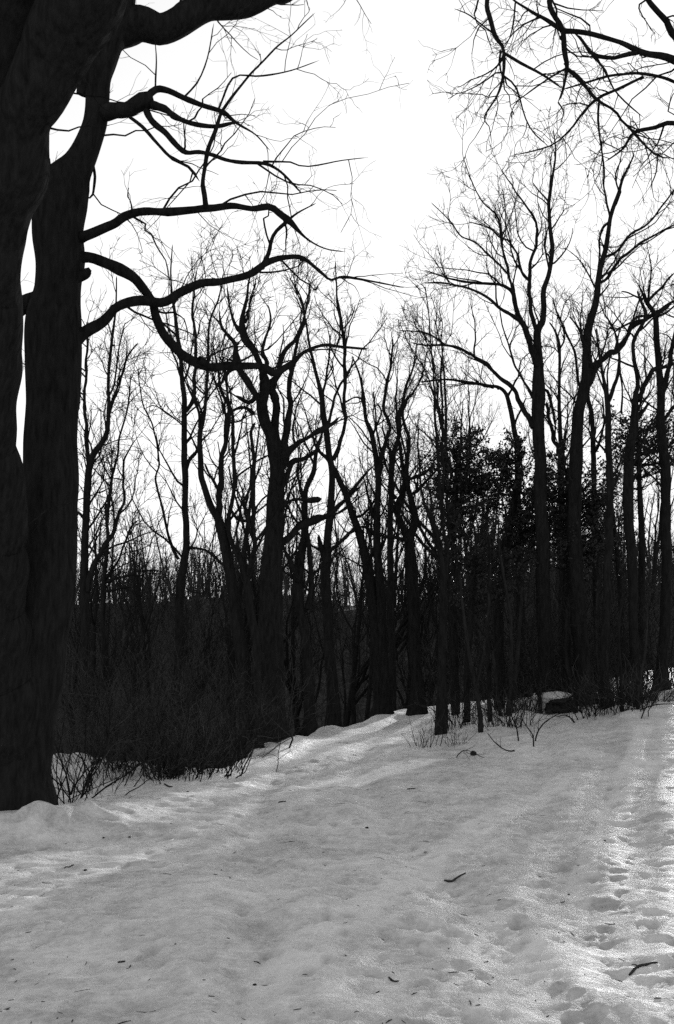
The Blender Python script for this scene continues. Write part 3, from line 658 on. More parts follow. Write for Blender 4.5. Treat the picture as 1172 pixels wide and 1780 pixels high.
# ------------------------------------------------------------------ overhanging tree whose trunk stands outside the frame at the right
def right_tree():
    stems = ['1330,1700,60 1335,1300,50 1340,900,44 1335,500,40 1320,200,36 1300,0,32 1280,-150,26',
        '1318,180,14 1260,140,10 1172,104,6.6 1135,93,6.2 1105,85,5.2 1075,72,4.2 1036,62,3.8 1000,55,4.2 982,53,4.6 949,35,3.6 919,15,2.4 893,0,1.6 870,-25,1',
        '1108,92,4 1084,95,3.8 1066,101,3.4 1030,95,3.6 1012,72,2.8 998,58,2.4',
        '1310,-60,18 1180,-110,14 1060,-90,9 975,-50,6 958,0,4.8 966,33,4.6 979,54,4.8 979,90,4.4 984,117,4 981,140,2.6 976,162,2.2 970,177,1.6',
        '1060,-90,8 930,-90,6 860,-50,4.8 847,0,4.4 853,30,4.2 862,66,3.8 874,87,3.4 875,129,2.7 865,165,2 841,204,1.2 850,218,0.9 855,250,0.7',
        '876,92,2.8 910,112,2.6 943,130,2.3 979,155,1.8',
        '1325,250,9 1240,170,5 1172,142,3 1120,130,2.7 1090,129,2.2 1054,132,2 1012,145,1.8 979,155,1.5',
        '877,132,2 898,153,1.7 913,204,1.5 928,231,1.3 955,255,1.1',
        '984,117,3.4 1006,135,3.2 1030,162,3 1039,174,3 1069,192,2.5 1078,207,2.3 1102,231,2.6 1120,250,1.8 1144,272,1.7 1172,275,1.2',
        '1330,330,12 1250,240,7 1172,215,4.4 1138,222,3.8 1102,231,3.2 1084,258,1.8 1051,282,1.3',
        '1120,132,2.6 1072,156,2.5 1039,174,2.6 1012,198,2 991,225,1.8 955,255,1.4 889,270,0.9',
        '1042,177,2.2 1041,210,2 1048,270,1.7 1052,310,1.1',
        '1316,130,13 1220,100,10 1172,60,7.5 1165,42,6.5 1145,20,5 1128,0,4.5 1100,-40,3.6',
        '1030,95,2.4 1054,126,1.8 1064,150,1.6 1090,180,1.4 1120,205,1',
        '984,118,2 955,135,1.6 920,160,1.2 885,185,0.8', '970,178,1.4 980,195,1.2 975,215,0.9', '1144,272,1.4 1140,300,1.1 1130,325,0.8',
        '862,60,1.8 840,45,1.4 815,25,1.1 790,15,0.9', '896,5,1.5 893,40,1.3 885,70,1.1 870,95,0.9']
    return traced_tree('overhanging_tree', 'bare tree outside the right edge, its boughs hanging into the upper right corner', 'tree',
                       stems, Y=8.6, seed=31, spread=0.3, levels=LV_TOP, rough=0.06, twig_t0=0.75)
right_tree()

# ------------------------------------------------------------------ evergreens
def leaf_cloud(mb, r, centers, size, per, spread, droop=0.0):
    C = np.repeat(centers, per, axis=0); n = len(C)
    pos = C + r.normal(size=(n, 3)) * spread
    a = nrm(r.normal(size=(n, 3)) + np.array([0, 0, -droop])); b = nrm(np.cross(a, r.normal(size=(n, 3))))
    s = size * r.uniform(0.6, 1.3, n)[:, None]
    w = b * s * 0.3; l = a * s
    v = np.stack([pos, pos + l * 0.5 + w, pos + l, pos + l * 0.5 - w], 1)
    mb.add(v, np.arange(n * 4).reshape(-1, 4))

def evergreen(label, pxb, Y, lobes, trunk, seed, per=26, leaf=0.068, stemlv=None):
    """lobes: (px, py, rx, ry) patches of leafy sprays in photo pixels, filled through their depth"""
    r = np.random.default_rng(500 + seed)
    st = parse(trunk)
    pts = np.array([P(a[0], a[1], Y)[0] for a in st]); rad = st[:, 2] * Y / F
    g0 = gz(pts[0, 0], Y); pts = np.vstack([[pts[0, 0], Y, g0 - 0.2], pts]); rad = np.concatenate([[rad[0]], rad])
    root_p = np.array([pts[0, 0], Y, g0])
    root = empty('evergreen_tree', root_p); tag(root, label, 'tree')
    q = smooth_poly(np.column_stack([pts, rad]), 26)
    mb = MB(); mb.tubes((q[:, :3] - root_p)[None], q[:, 3][None], 8, 0.1, r); link('trunk', mb.mesh('trunk', M_BARK), root)
    cen = []
    br = []
    tip = []
    for (px, py, rx, ry, n) in lobes:
        c, t = P(px, py, Y); sx = 1.4 * rx * t / F; sz = 1.3 * ry * t / F
        for _ in range(int(n * 1.2)):
            d = nrm(r.normal(size=3)) * r.random() ** 0.4
            if r.random() < 0.25: d = d * r.uniform(1.1, 1.6)
            p = c + d * np.array([sx, sx * 0.9, sz])
            j = np.argmin(np.abs(q[:, 2] - (p[2] - 0.35 * np.hypot(*(p[:2] - root_p[:2])))))
            out = nrm(p - q[j, :3] + r.normal(size=3) * 0.25 + [0, 0, 0.12]); e = p + out * r.uniform(0.18, 0.42)
            b3 = smooth_poly(np.array([q[j, :3], (q[j, :3] * 0.45 + p * 0.55) + [0, 0, -0.05], p, e]), 8)
            br.append(b3)
            for k in range(7): cen.append(b3[4] * (1 - k / 6) + b3[7] * k / 6 + r.normal(size=3) * 0.03)
    br = np.array(br) - root_p
    mb = MB(); mb.tubes(br, np.tile(np.linspace(0.014, 0.004, 8), (len(br), 1)), 4); link('boughs', mb.mesh('boughs', M_TWIG), root, 'stuff')
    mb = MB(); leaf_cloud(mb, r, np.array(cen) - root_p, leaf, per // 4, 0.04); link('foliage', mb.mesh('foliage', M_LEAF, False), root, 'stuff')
    return root
evergreen('leafy dark evergreen tree with pointed top nearest the path', (786, 1230), 23.0,
    [(792, 775, 18, 22, 14), (815, 765, 12, 14, 8), (778, 815, 22, 25, 16), (815, 820, 30, 25, 22), (800, 860, 35, 25, 24), (835, 880, 22, 30, 14), (785, 915, 25, 30, 16), (835, 840, 20, 20, 10), (770, 870, 14, 20, 8)],
    '792,1240,8 788,1100,8 786,960,8 787,900,7 792,850,5 797,800,4 803,760,2', 1)
evergreen('dense dark evergreen tree in front of the tallest bare trunk', (900, 1230), 22.5,
    [(895, 800, 30, 18, 18), (880, 840, 28, 25, 18), (915, 850, 35, 28, 26), (900, 900, 40, 30, 26), (935, 920, 30, 40, 22), (880, 930, 25, 30, 14), (905, 785, 14, 12, 6), (860, 800, 12, 14, 6)],
    '868,1250,9 868,1150,9 868,1050,8 880,950,7 892,880,6 900,830,4 904,785,2', 2)
evergreen('broad dark evergreen tree between the two tallest bare trunks', (1000, 1230), 22.0,
    [(985, 850, 30, 30, 22), (960, 890, 25, 35, 18), (1010, 900, 30, 40, 24), (1040, 870, 18, 40, 14), (985, 960, 40, 40, 24), (1035, 950, 25, 40, 16), (975, 805, 18, 14, 8)],
    '985,1240,9 985,1150,9 985,1050,8 988,950,7 988,880,5 985,820,2', 3)
evergreen('loose twiggy evergreen tree under the sunlit gap at the right edge', (1110, 1230), 23.5,
    [(1095, 740, 25, 25, 12), (1130, 760, 30, 25, 16), (1100, 790, 35, 20, 16), (1150, 790, 25, 25, 12), (1075, 775, 16, 20, 7), (1120, 820, 30, 16, 10), (1165, 755, 18, 22, 8), (1060, 830, 12, 25, 6)],
    '1112,1225,7 1114,1100,6.5 1116,950,6 1112,850,5 1110,780,4 1108,730,2', 4, per=20)
evergreen('low evergreen tree filling the dark thicket below the pointed one', (840, 1250), 21.5,
    [(835, 950, 25, 40, 14), (870, 990, 30, 35, 16), (800, 990, 22, 35, 10), (840, 1030, 35, 30, 14)],
    '812,1240,6 813,1150,6 820,1050,5.5 824,980,4 830,930,2', 5, per=22)

evergreen('ragged evergreen tree low in front of the sunlit gap', (1075, 1230), 25.0,
    [(1055, 860, 20, 30, 10), (1075, 900, 22, 25, 10), (1045, 930, 20, 30, 10), (1062, 960, 18, 25, 8)],
    '1084,1230,6 1084,1150,6 1080,1050,5.5 1072,950,4 1064,870,2', 6, per=20)
# ------------------------------------------------------------------ trees on the slope behind, copied from a few prototypes
def proto_tree(name, seed, H, nst):
    r = np.random.default_rng(900 + seed)
    root = empty(name, (0, 0, 0))
    tr = np.array([[0, 0, -0.3]]); d = np.array([0, 0, 1.0]); pts = [tr[0]]
    n = 12
    for k in range(n):
        d = nrm(d + r.normal(size=3) * 0.07 + [0, 0, 0.15]); pts.append(pts[-1] + d * (H + 0.3) / n)
    pts = np.array(pts); rad = np.linspace(1, 0.12, n + 1) ** 1.1 * 0.013 * H
    mb = MB(); mb.tubes(pts[None], rad[None], 8, 0.1, r); link('trunk', mb.mesh('trunk', M_BARK), root)
    q = smooth_poly(np.column_stack([pts, rad]), 14)
    ch = grow(r, q[None, 4:, :3], q[None, 4:, 3], dens=nst / (H * 0.7), lmin=0.28 * H, lmax=0.5 * H, N=12, ang=(22, 45), up=0.13, wig=0.14, rk=0.65, rmin=0.012, rmax=0.08, t0=0.0)
    for k in range(len(ch[0])):
        mb = MB(); mb.tubes(ch[0][k:k + 1], ch[1][k:k + 1], 6); link('limb', mb.mesh('limb', M_BARK), root)
    mb = MB()
    twig_levels(r, mb, ch[0], ch[1], [dict(dens=2.4, lmin=0.6, lmax=1.9, N=7, S=3, up=0.12, rmin=0.010, rmax=0.02, ang=(25, 50), wig=0.2),
        dict(dens=3.8, lmin=0.3, lmax=0.9, N=5, up=0.1, rmin=0.008, rmax=0.012), dict(dens=4.0, lmin=0.15, lmax=0.4, N=3, up=0.08, rmin=0.006, rmax=0.008)])
    link('twigs', mb.mesh('twigs', M_TWIG), root, 'stuff')
    return root
protos = [proto_tree('slope_tree', k, [11, 9.5, 12.5, 8.5][k], [9, 8, 11, 7][k]) for k in range(4)]
SLOPE_LABEL = 'thin bare tree rooted out of sight on the slope behind the crest'
spots = []
r3 = np.random.default_rng(44)
for i in range(56):
    px = 130 + (1060 * ((i * 0.618034) % 1.0)); Yd = r3.uniform(30, 62)
    if px < 420: Yd = r3.uniform(26, 60)
    x = (px - 586) / F * Yd
    if Yd < edge(x) + 3: Yd = edge(x) + 3 + r3.uniform(0, 12); x = (px - 586) / F * Yd
    spots.append((x, Yd))
for i in range(26):
    px = 700 + 400 * ((i * 0.618034 + 0.31) % 1.0); Yd = r3.uniform(30, 48); x = (px - 586) / F * Yd
    Yd = max(Yd, float(edge(x)) + 2.5); spots.append(((px - 586) / F * Yd, Yd))
LOW = len(spots) - 26
first = [True] * 4
for i, (x, y) in enumerate(spots):
    if i >= 4 and lane(x, y) < 0.10: continue
    k = i % 4; loc = (x, y, gz(x, y)); rz = r3.uniform(0, 6.28); sc = r3.uniform(0.75, 1.12) if i < LOW else r3.uniform(0.45, 0.68)
    if first[k]:
        o = protos[k]; o.location = loc; o.rotation_euler = (0, 0, rz); o.scale = (sc,) * 3
        tag(o, SLOPE_LABEL, 'tree', 'thin trees on the slope behind the crest'); first[k] = False
    else:
        copy_tree(protos[k], loc, rz, sc, SLOPE_LABEL, 'thin trees on the slope behind the crest')

# far wood on the hill: one mass nobody could count
def far_wood():
    r = np.random.default_rng(77); n = 2900
    y = 46 + 96 * r.random(n) ** 0.5; x = r.uniform(-0.36, 0.40, n) * y
    z = ground(x, y); H = r.uniform(2.2, 5.0, n) * (1.0 + 0.55 * vnoise(x, y, 0.09, 9)) * np.where(y < 70, 0.8, 1.2)
    H = H * np.where(r.random(n) < 0.14, r.uniform(1.4, 2.1, n), 1.0)
    base = np.stack([x, y, z - 0.2], -1)
    N = 5
    pts = np.empty((n, N, 3)); pts[:, 0] = base; d = nrm(r.normal(size=(n, 3)) * 0.12 + [0, 0, 1])
    for k in range(1, N):
        d = nrm(d + r.normal(size=(n, 3)) * 0.1 + [0, 0, 0.1]); pts[:, k] = pts[:, k - 1] + d * (H / (N - 1))[:, None]
    R = (0.016 * H)[:, None] * np.linspace(1, 0.3, N)[None]
    mb = MB(); mb.tubes(pts, R, 3)
    ch = grow(r, pts, R, dens=3.0, lmin=0.8, lmax=2.4, N=4, up=0.12, rmin=0.02, rmax=0.04, t0=0.1, wig=0.3); mb.tubes(ch[0], ch[1], 3)
    c2 = grow(r, ch[0], ch[1], dens=1.6, lmin=0.4, lmax=1.1, N=3, up=0.1, rmin=0.012, rmax=0.02, t0=0.1); mb.tubes(c2[0], c2[1], 3)
    o = link('far_wood', mb.mesh('far_wood', M_FARWOOD), kind='stuff')
    tag(o, 'dark bare wood covering the far hillside', 'wood')
far_wood()

# ------------------------------------------------------------------ shrubs
def shrub_mesh(seed, n, H, spread, lean=(0, 0), curve=0.19, rstem=(0.003, 0.011), dens2=4.0, l2=(0.2, 0.7), tw=1.0):
    r = np.random.default_rng(3000 + seed)
    N = 9
    b = np.column_stack([r.normal(0, spread * 0.35, n), r.normal(0, spread * 0.3, n), np.full(n, -0.15)])
    d = nrm(np.column_stack([b[:, 0] / spread * 0.5 + r.normal(0, 0.22, n) + lean[0], b[:, 1] / spread * 0.5 + r.normal(0, 0.22, n) + lean[1], np.ones(n)]))
    h = H * r.uniform(0.45, 1.1, n)
    pts = np.empty((n, N, 3)); pts[:, 0] = b
    for k in range(1, N):
        d = nrm(d + r.normal(size=(n, 3)) * curve + [0, 0, 0.03]); pts[:, k] = pts[:, k - 1] + d * (h / (N - 1))[:, None]
    R = r.uniform(*rstem, n)[:, None] * np.linspace(1, 0.35, N)[None]
    ms = MB(); ms.tubes(pts, R, 5)
    mt = MB()
    twig_levels(r, mt, pts, R, [dict(dens=dens2, lmin=l2[0], lmax=l2[1], N=6, up=0.08, rmin=0.0022 * tw, rmax=0.006 * tw, t0=0.2, wig=0.2),
                                dict(dens=4.5, lmin=0.1, lmax=0.35, N=4, up=0.05, rmin=0.0016 * tw, rmax=0.003 * tw, wig=0.2)])
    return ms.mesh('stems', M_BARK2 if seed % 2 else M_BARK), mt.mesh('twigs', M_SHOOT)
def shrub(name, label, meshes, x, y, rz, sc, group=None):
    o = empty(name, (x, y, zat(x, y)), rz); o.scale = (sc,) * 3
    tag(o, label, 'shrub', group)
    link('stems', meshes[0], o, 'stuff'); link('twigs', meshes[1], o, 'stuff')
    return o
SHL = [shrub_mesh(k, 16, 1.7, 0.5, ((0.12, 0.0), (-0.05, 0.05), (0.2, 0))[k]) for k in range(3)]
SHT = [shrub_mesh(10 + k, 22, 2.6, 1.1, ((0.05, 0), (-0.1, 0), (0.1, 0))[k], 0.17, (0.006, 0.016), 5.0, (0.3, 0.9)) for k in range(3)]
SHF = shrub_mesh(31, 10, 0.95, 0.3, (0.1, 0), 0.2, (0.005, 0.010), 5.0, (0.1, 0.4), 1.9)
SHS = [shrub_mesh(20 + k, 14, 0.62, 0.28, (-0.15, 0), 0.16, (0.004, 0.008), 6.0, (0.08, 0.25), 1.9) for k in range(2)]
for i, (px, py, m, rz, sc, lab) in enumerate([
    (118, 1392, 0, 0.3, 1.0, 'dense bare shrub pushing through the snow at the foot of the massive trunk'),
    (155, 1382, 2, 0.1, 0.95, 'bare shrub with a thick right-leaning stem next to the massive trunk')]):
    x, y = px_xy(px, py); shrub('bare_shrub', lab, SHL[m], x, y, rz, sc)
for i, (px, py, m, rz, sc, lab) in enumerate([
    (182, 1372, 1, 0.7, 0.9, 'bare shrub fanning over the snow third from the massive trunk'),
    (104, 1398, 2, 2.6, 0.8, 'bare shrub hugging the massive trunk, its stems crossing the bark')]):
    x, y = px_xy(px, py); shrub('bare_shrub', lab, SHL[m], x, y, rz, sc)
r5 = np.random.default_rng(5)
for i in range(13):
    px = [92, 108, 128, 150, 172, 196, 240, 286, 312, 330, 352, 374, 398][i] + r5.uniform(-6, 6); x = (px - 586) / F * 14.2
    y = float(edge(x)) + r5.uniform(-1.5, 0.4)
    shrub('bare_shrub', 'bare upright shrub in the thicket along the left edge of the snow', (SHL + SHT)[i % 6], x, y, r5.uniform(0, 6.28), r5.uniform(0.5, 0.85), 'shrubs along the left edge')
for i in range(7):
    px = 150 + i * 42 + r5.uniform(-12, 12); y = r5.uniform(17, 22) ; x = (px - 586) / F * y
    y = max(y, float(edge(x)) + 1.5)
    shrub('bare_shrub', 'bare shrub half hidden below the left edge of the snow', SHT[i % 3], x, y, r5.uniform(0, 6.28), r5.uniform(1.0, 1.4), 'shrubs below the left edge')
BANK = ['low bare shrub right of the blunt-footed tree at the thicket rim', 'low bare shrub between the first two saplings of the bank', 'low bare shrub before the V-forked sapling',
        'low twiggy shrub in the open snow left of the stump', 'low twiggy shrub right behind the stump', 'low bare shrub left of the slanting swollen foot', 'low bare shrub right of the slanting swollen foot',
        'low bare shrub below the gnarled tree near the right edge', 'low bare shrub below the tree at the right edge']
for i, (px, py, sc) in enumerate([(812, 1262, 1.3), (846, 1268, 1.1), (884, 1268, 1.2), (912, 1262, 1.4), (985, 1240, 1.5), (1044, 1247, 1.2), (1078, 1246, 1.3), (1104, 1240, 1.2), (1140, 1222, 1.4)]):
    x, y = px_xy(px, py); shrub('bare_shrub', BANK[i], SHS[i % 2], x, y, i * 1.3, sc)
LEFT = ['sparse bare shrub alone on the snow lip between the two clumps at the left', 'sparse bare shrub before the little dark stump', 'sparse bare shrub right of the little dark stump', 'low bare shrub where the bright path meets the bank']
for i, (px, py, sc) in enumerate([(232, 1352, 1.3), (282, 1352, 1.2), (330, 1352, 1.2), (405, 1325, 1.1)]):
    x, y = px_xy(px, py); shrub('bare_shrub', LEFT[i], SHS[(i + 1) % 2], x, y, i * 1.7, sc)
x, y = px_xy(738, 1298); shrub('bare_shrub', 'small seed-headed bare shrub left of the blunt-footed tree', SHS[0], x, y, 0.2, 1.0)
x, y = px_xy(790, 1296); shrub('bare_shrub', 'small bare shrub right of the blunt-footed tree', SHS[1], x, y, 1.2, 0.8)
x, y = px_xy(352, 1350); shrub('bare_shrub', 'small bare shrub at the left start of the bright path', SHS[1], x, y, 2.0, 0.9)
for i in range(34):
    px = 780 + i * 11.4 + r5.uniform(-8, 8); x, y = px_xy(px, 1266 - (px - 800) * 0.105 + r5.uniform(-16, 14))
    if path_lane(x, y) < 0.05 or 925 < px < 1005: continue
    shrub('bare_shrub', 'fine low bare shrub fringing the snow of the right bank', (SHS + [SHF])[i % 3], x, y, r5.uniform(0, 6.28), r5.uniform(0.9, 1.6), 'low shrubs fringing the right bank')
for i in range(12):
    px = 800 + i * 31 + r5.uniform(-10, 10); x, y = px_xy(px, 1246 - (px - 800) * 0.08 + r5.uniform(-8, 8))
    if path_lane(x, y) < 0.2 or 920 < px < 1010: continue
    shrub('bare_shrub', 'waist-high bare shrub standing in the snow of the right bank', SHL[i % 3], x, y, r5.uniform(0, 6.28), r5.uniform(0.6, 0.95) * (0.7 if lane(x, y) < 0.2 else 1.0), 'waist-high shrubs on the right bank')
for i in range(9):
    px = 195 + i * 24 + r5.uniform(-10, 10); x, y = px_xy(px, 1348 - abs(i - 4) * 2 + r5.uniform(-10, 12))
    shrub('bare_shrub', 'fine low bare shrub fringing the snow lip at the left', (SHS + [SHF])[i % 3], x, y, r5.uniform(0, 6.28), r5.uniform(0.9, 1.5), 'low shrubs fringing the left lip')
for i in range(20):
    px = 800 + i * 19.5 + r5.uniform(-8, 8); py = 1226 - (px - 800) * 0.075 + r5.uniform(-8, 6)
    x, y = px_xy(px, py)
    if path_lane(x, y) < 0.2: continue
    shrub('bare_shrub', 'bare twiggy shrub in the dark thicket on the right bank', (SHT + SHL)[i % 6], x, y + 0.3, r5.uniform(0, 6.28), r5.uniform(0.7, 1.15) * (0.55 if lane(x, y) < 0.2 else 1.0), 'shrubs on the right bank')
for i in range(24):
    px = 780 + i * 16.5 + r5.uniform(-10, 10); y = r5.uniform(25, 33); x = (px - 586) / F * y
    if lane(x, y) < 0.16: continue
    shrub('bare_shrub', 'tall bare shrub behind the right bank between the trunks', SHT[i % 3], x, y, r5.uniform(0, 6.28), r5.uniform(1.1, 1.6), 'shrubs behind the right bank')

def sapling(label, stems, base, seed):
    traced_tree('sapling', label, 'sapling', stems, base=base, seed=seed, mat=M_BARK2 if seed % 2 else M_BARK, spread=0.5, flare=1.15, twig_t0=0.15,
                levels=[dict(LV_MID[0], dens=4.5, lmin=0.3, lmax=1.1, rmin=0.005, rmax=0.011), dict(LV_MID[1], dens=5, lmin=0.15, lmax=0.5, rmin=0.004), dict(LV_MID[2], dens=4, rmin=0.003)])
sapling('leaning sapling with knobbly foot in front of the thicket right of the blunt-footed tree', ['840,1276,4.6 835,1245,4.2 828,1200,3.8 815,1130,3.2 805,1060,2.6 800,1000,2', '828,1200,2.6 838,1150,2.2 846,1090,1.8 850,1030,1.2'], (840, 1276), 61)
sapling('straight dark sapling second in the row along the bank', ['856,1262,4.4 852,1230,4.2 850,1170,4 848,1090,3.4 852,1000,2.8 850,930,2'], (856, 1262), 62)
sapling('stout sapling with V-shaped fork at its foot on the bank', ['872,1256,5.2 880,1240,5.4 890,1210,4.6 897,1170,4 903,1100,3.4 908,1020,2.6', '876,1248,3.6 868,1225,3.2 862,1190,2.8 858,1130,2.2'], (872, 1256), 63)
sapling('pale thin sapling curving up out of the thicket', ['882,1260,3.4 886,1200,3.2 889,1130,3 886,1060,2.6 876,1000,2.4 868,950,2 866,900,1.4'], (882, 1258), 65)
sapling('short leaning sapling just left of the stump', ['947,1246,3.2 940,1220,3 930,1180,2.6 925,1130,2.2 928,1070,1.6', '938,1212,2 948,1180,1.8 952,1140,1.2'], (947, 1246), 64)
sapling('slanting sapling crossing just right of the stump', ['1010,1247,4.2 1002,1220,4 992,1185,3.6 984,1130,3 985,1060,2.4', '996,1200,2.4 1006,1170,2 1012,1120,1.6 1015,1060,1.2'], (1010, 1247), 66)
sapling('pair-stemmed pale sapling right of the stump', ['1050,1243,4.6 1046,1210,4.4 1042,1160,4 1038,1090,3.4 1040,1010,2.4', '1056,1248,2 1058,1210,1.9 1056,1150,1.7 1058,1080,1.3'], (1050, 1243), 67)
sapling('thin upright sapling between the two slanting feet at the right', ['1088,1247,3.6 1082,1220,3.4 1080,1180,3 1076,1110,2.6 1080,1040,2', '1082,1222,2 1074,1200,1.8 1070,1160,1.2'], (1088, 1247), 68)
sapling('leaning forked sapling near the right edge of the bank', ['1100,1244,3.4 1108,1215,3.2 1112,1180,2.8 1122,1130,2.4 1126,1060,1.8', '1104,1228,2.2 1096,1205,2 1092,1170,1.5'], (1100, 1244), 69)

# ------------------------------------------------------------------ arching brambles on the bank
def bramble(label, pts, rpx=1.6, seed=0, sub=2.0):
    r = np.random.default_rng(4000 + seed)
    pp = [np.array(v, float) for v in pts]
    Y = ground_hit(*pp[0]); q = np.array([P(a[0], a[1], Y - 0.15 * k)[0] for k, a in enumerate(pp)])
    q = smooth_poly(q, 14); root_p = q[0].copy(); root_p[2] = zat(q[0, 0], q[0, 1])
    q[0, 2] = root_p[2] - 0.05
    for a in q[1:]: a[2] = max(a[2], zat(a[0], a[1]) + 0.01)
    o = empty('bramble', root_p); tag(o, label, 'bramble')
    R = np.linspace(rpx, rpx * 0.45, 14) * 0.8 * Y / F
    mb = MB(); mb.tubes((q - root_p)[None], R[None], 5, 0.1, r); link('stem', mb.mesh('stem', M_BARK), o)
    mb = MB(); twig_levels(r, mb, (q - root_p)[None], R[None], [dict(dens=sub * 4, lmin=0.1, lmax=0.45, N=5, up=0.05, rmin=0.0025, rmax=0.006), dict(dens=4, lmin=0.05, lmax=0.15, N=3, rmin=0.002, rmax=0.003)])
    if mb.v: link('twigs', mb.mesh('twigs', M_TWIG), o, 'stuff')
bramble('long bramble arching low over the snow at the right edge', [(1108, 1246), (1120, 1232), (1140, 1225), (1175, 1224), (1200, 1232)], 1.6, 1, 0.5)
bramble('bramble bowing left before the snow-capped stump', [(930, 1288), (936, 1270), (948, 1255), (962, 1246), (975, 1240)], 1.8, 2)
bramble('forked bramble leaning left out of the snow before the stump', [(928, 1296), (926, 1278), (915, 1262), (905, 1245)], 1.8, 3)
bramble('bramble trailing flat on the snow left of the stump', [(898, 1306), (880, 1304), (862, 1292), (848, 1275)], 1.7, 4)
bramble('bramble curving down to the right of the stump', [(1000, 1258), (992, 1248), (982, 1243), (968, 1246)], 2.0, 5)
bramble('upright forked sapling standing alone in the bank snow', [(902, 1290), (898, 1265), (890, 1245), (886, 1225)], 1.8, 6)
bramble('thin twig stuck slanting in the snow right of the path', [(792, 1316), (810, 1304), (842, 1318)], 1.2, 7)

# ------------------------------------------------------------------ snow-capped stump on the bank
def lump(rad3, seed, n=(20, 12), amp=0.2, flat=0.0):
    r = np.random.default_rng(6000 + seed)
    u = np.linspace(0, 2 * math.pi, n[0], endpoint=False); v = np.linspace(0.02, math.pi - 0.02, n[1])
    uu, vv = np.meshgrid(u, v)
    d = np.stack([np.sin(vv) * np.cos(uu), np.sin(vv) * np.sin(uu), np.cos(vv)], -1)
    k = 1 + amp * (vnoise(d[..., 0] + d[..., 2] * 0.7 + 5, d[..., 1] - d[..., 2] * 0.6 + 9, 1.7, seed) + 0.4 * vnoise(d[..., 0] + d[..., 2], d[..., 1] + d[..., 2], 4.5, seed + 3))
    p = d * k[..., None] * np.array(rad3)
    p[..., 2] = np.where(p[..., 2] < -flat * rad3[2], -flat * rad3[2] + 0.1 * p[..., 2], p[..., 2]) if flat else p[..., 2]
    i = np.arange(n[0] * n[1]).reshape(n[1], n[0]); j = np.roll(i, -1, axis=1)
    f = np.stack([i[:-1], i[1:], j[1:], j[:-1]], -1).reshape(-1, 4)
    mb = MB(); mb.add(p, f); return mb
x, y = px_xy(965, 1243)
st = empty('stump', (x, y, zat(x, y))); tag(st, 'dark rotten stump under a rounded cap of snow on the right bank', 'stump')
s_ = y / F
for k, (ox, oz, rx, rz, sd) in enumerate([(8, 8, 17, 16, 1), (24, 12, 13, 15, 3), (-10, 6, 10, 12, 4), (2, 22, 22, 7, 8)]):
    bo = link('wood', lump((rx * s_, rx * 0.8 * s_, rz * s_), sd, (24, 14), 0.5).mesh('wood', M_HOLE), st); bo.location = (ox * s_, (k % 2) * 3 * s_, oz * s_)
for k, (ox, oz, rx, rz, sd) in enumerate([(-14, 25, 20, 8, 2), (8, 29, 22, 8, 5), (-26, 14, 14, 9, 6), (24, 24, 10, 6, 7)]):
    co = link('snow_cap', lump((rx * s_, rx * 0.8 * s_, rz * s_), sd + 10, (26, 14), 0.3).mesh('snow_cap', M_SNOW), st); co.location = (ox * s_, 5 * s_ + k * s_, oz * s_)
x, y = px_xy(312, 1346)
o = link('stump', lump((8 * y / F, 7 * y / F, 12 * y / F), 5, (18, 10), 0.35).mesh('stump', M_HOLE)); o.location = (x, y, zat(x, y) + 6 * y / F)
tag(o, 'little dark stump at the edge of the snow under the left shrubs', 'stump')
x, y = px_xy(823, 1313)
o = link('clod', lump((5 * y / F, 4 * y / F, 5 * y / F), 6, (14, 8), 0.35).mesh('clod', M_HOLE)); o.location = (x, y, zat(x, y) + 2 * y / F)
tag(o, 'dark clod lying on the snow below the right bank', 'clod')
# ------------------------------------------------------------------ sticks and debris on the snow
def stick(label, pts, rpx, seed, fork=None):
    r = np.random.default_rng(7000 + seed)
    w = []
    for a in pts:
        x, y = px_xy(*a); w.append([x, y, zat(x, y) + rpx * y / F * 0.8])
    q = smooth_poly(np.array(w), 10); root_p = q[0].copy()
    o = empty('stick', root_p); tag(o, label, 'stick')
    R = rpx * w[0][1] / F * np.array([0.8, 1, 1.05, .95, 1.1, 0.9, 1, .85, .8, .5])
    q[:, 2] = np.maximum(q[:, 2], [zat(a[0], a[1]) + 0.5 * rr for a, rr in zip(q, R)])
    mb = MB(); mb.tubes((q - root_p)[None], R[None], 6, 0.2, r); link('shaft', mb.mesh('shaft', M_STICK), o)
    if fork:
        w2 = []
        for a in fork:
            x, y = px_xy(*a); w2.append([x, y, zat(x, y) + rpx * y / F])
        q2 = smooth_poly(np.array(w2), 6)
        mb = MB(); mb.tubes((q2 - root_p)[None], (R[0] * np.linspace(0.8, 0.4, 6))[None], 5, 0.2, r); link('fork', mb.mesh('fork', M_STICK), o)
stick('short crooked stick lying on the snow right of the centre', [(773, 1525), (784, 1528), (795, 1527), (810, 1524)], 1.8, 1)
stick('forked stick lying on the snow at the lower right', [(1094, 1686), (1108, 1681), (1125, 1681), (1144, 1679)], 2.4, 2, [(1110, 1681), (1103, 1676), (1098, 1672)])
stick('small dark twig on the snow at the bottom centre', [(676, 1700), (684, 1703), (694, 1706)], 1.7, 3)
stick('thin pale twig on the snow at the bottom right of centre', [(826, 1701), (840, 1705), (853, 1710)], 1.1, 4)
stick('thin twig lying on the snow in the centre of the path', [(708, 1376), (714, 1373), (722, 1371)], 1.1, 5)
stick('tiny twig on the snow above the footprints at the left', [(112, 1513), (121, 1511), (128, 1509)], 1.2, 6)
stick('straight twig lying beside the path near the crest trees', [(494, 1291), (504, 1288), (514, 1286)], 1.4, 7)
stick('dark twig on the snow below the left shrubs', [(286, 1366), (293, 1369), (300, 1370)], 1.4, 8)
stick('short twig on the snow in the lower left', [(205, 1676), (211, 1675), (218, 1675)], 1.5, 9)
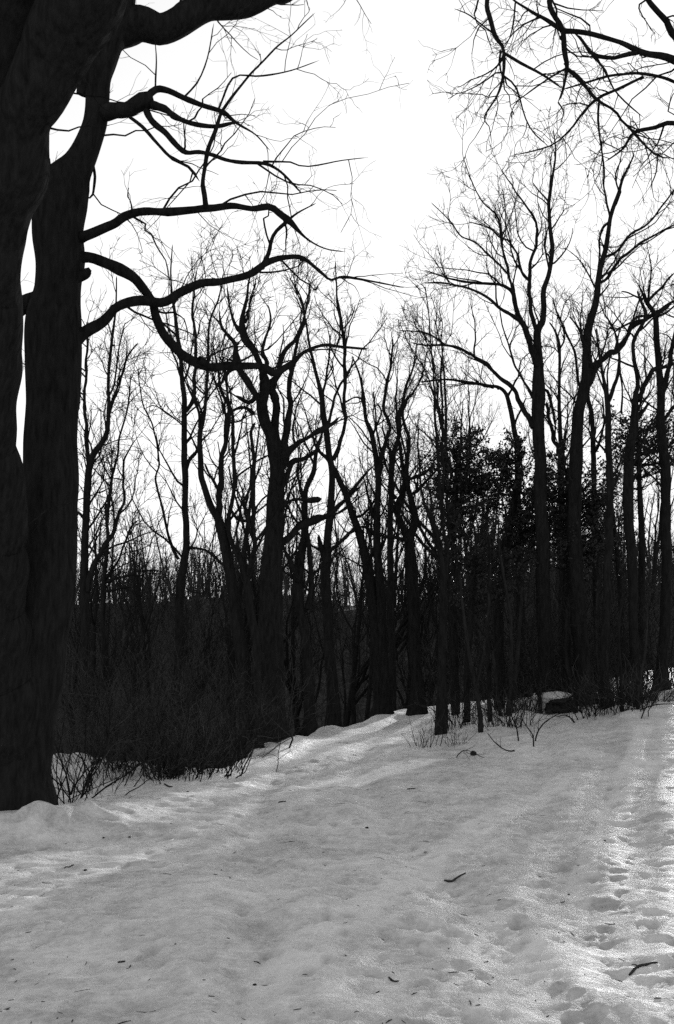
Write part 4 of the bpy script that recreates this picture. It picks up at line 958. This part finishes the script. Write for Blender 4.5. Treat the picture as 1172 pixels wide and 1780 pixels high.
stick('fine curled twig on the snow in mid path', [(484, 1398), (490, 1398), (497, 1399)], 1.2, 10)
for i, (px, py, rr, lab) in enumerate([
    (638, 1441, 3.0, 'dark leaf scrap on the snow in the middle of the trodden ground'),
    (443, 1704, 3.2, 'dark pellet of bark on the snow at the bottom left of centre'),
    (225, 1458, 2.6, 'dark scrap on the snow left of the path'),
    (327, 1379, 3.4, 'dark crumb of bark on the snow below the left shrubs'),
    (180, 1455, 2.0, 'tiny dark crumb on the snow below the massive tree'),
    (989, 1550, 2.0, 'tiny dark crumb on the sunlit snow at the right'),
    (305, 1644, 1.8, 'tiny dark crumb on the snow at the lower left'),
    (1051, 1462, 2.2, 'dark crumb on the bright trodden snow at the right'),
    (148, 1515, 2.8, 'curled leaf scrap on the snow at the left')]):
    x, y = px_xy(px, py)
    o = link('bark_scrap', lump((rr * y / F, rr * 0.7 * y / F, rr * 0.6 * y / F), 20 + i, (10, 7), 0.4).mesh('bark_scrap', M_HOLE))
    o.location = (x, y, zat(x, y) + rr * 0.35 * y / F); tag(o, lab, 'bark scrap')


# ------------------------------------------------------------------ fine litter of seeds, bud scales and twig bits strewn on the snow
def litter():
    r = np.random.default_rng(88); mb = MB()
    for i in range(420):
        y = 4.6 + 15 * r.random() ** 1.5; x = r.uniform(-0.31, 0.31) * y
        if y > edge(x) - 0.3: continue
        a = r.uniform(0, 6.28); L = r.uniform(0.004, 0.018) if i % 5 else r.uniform(0.02, 0.055); R = r.uniform(0.0012, 0.003)
        d = np.array([math.cos(a), math.sin(a), 0]) * L; m = np.array([x, y, zat(x, y) + R * 0.7])
        e0, e1 = m - d, m + d; e0[2] = zat(e0[0], e0[1]) + R * 0.7; e1[2] = zat(e1[0], e1[1]) + R * 0.7
        mb.tubes(np.array([[e0, m + r.normal(size=3) * L * 0.1 * np.array([1, 1, 0]), e1]]), np.array([[R * 0.6, R, R * 0.5]]), 5)
    o = link('litter', mb.mesh('litter', M_STICK), kind='stuff'); tag(o, 'fine litter of twig bits and seeds strewn on the snow', 'litter')
litter()
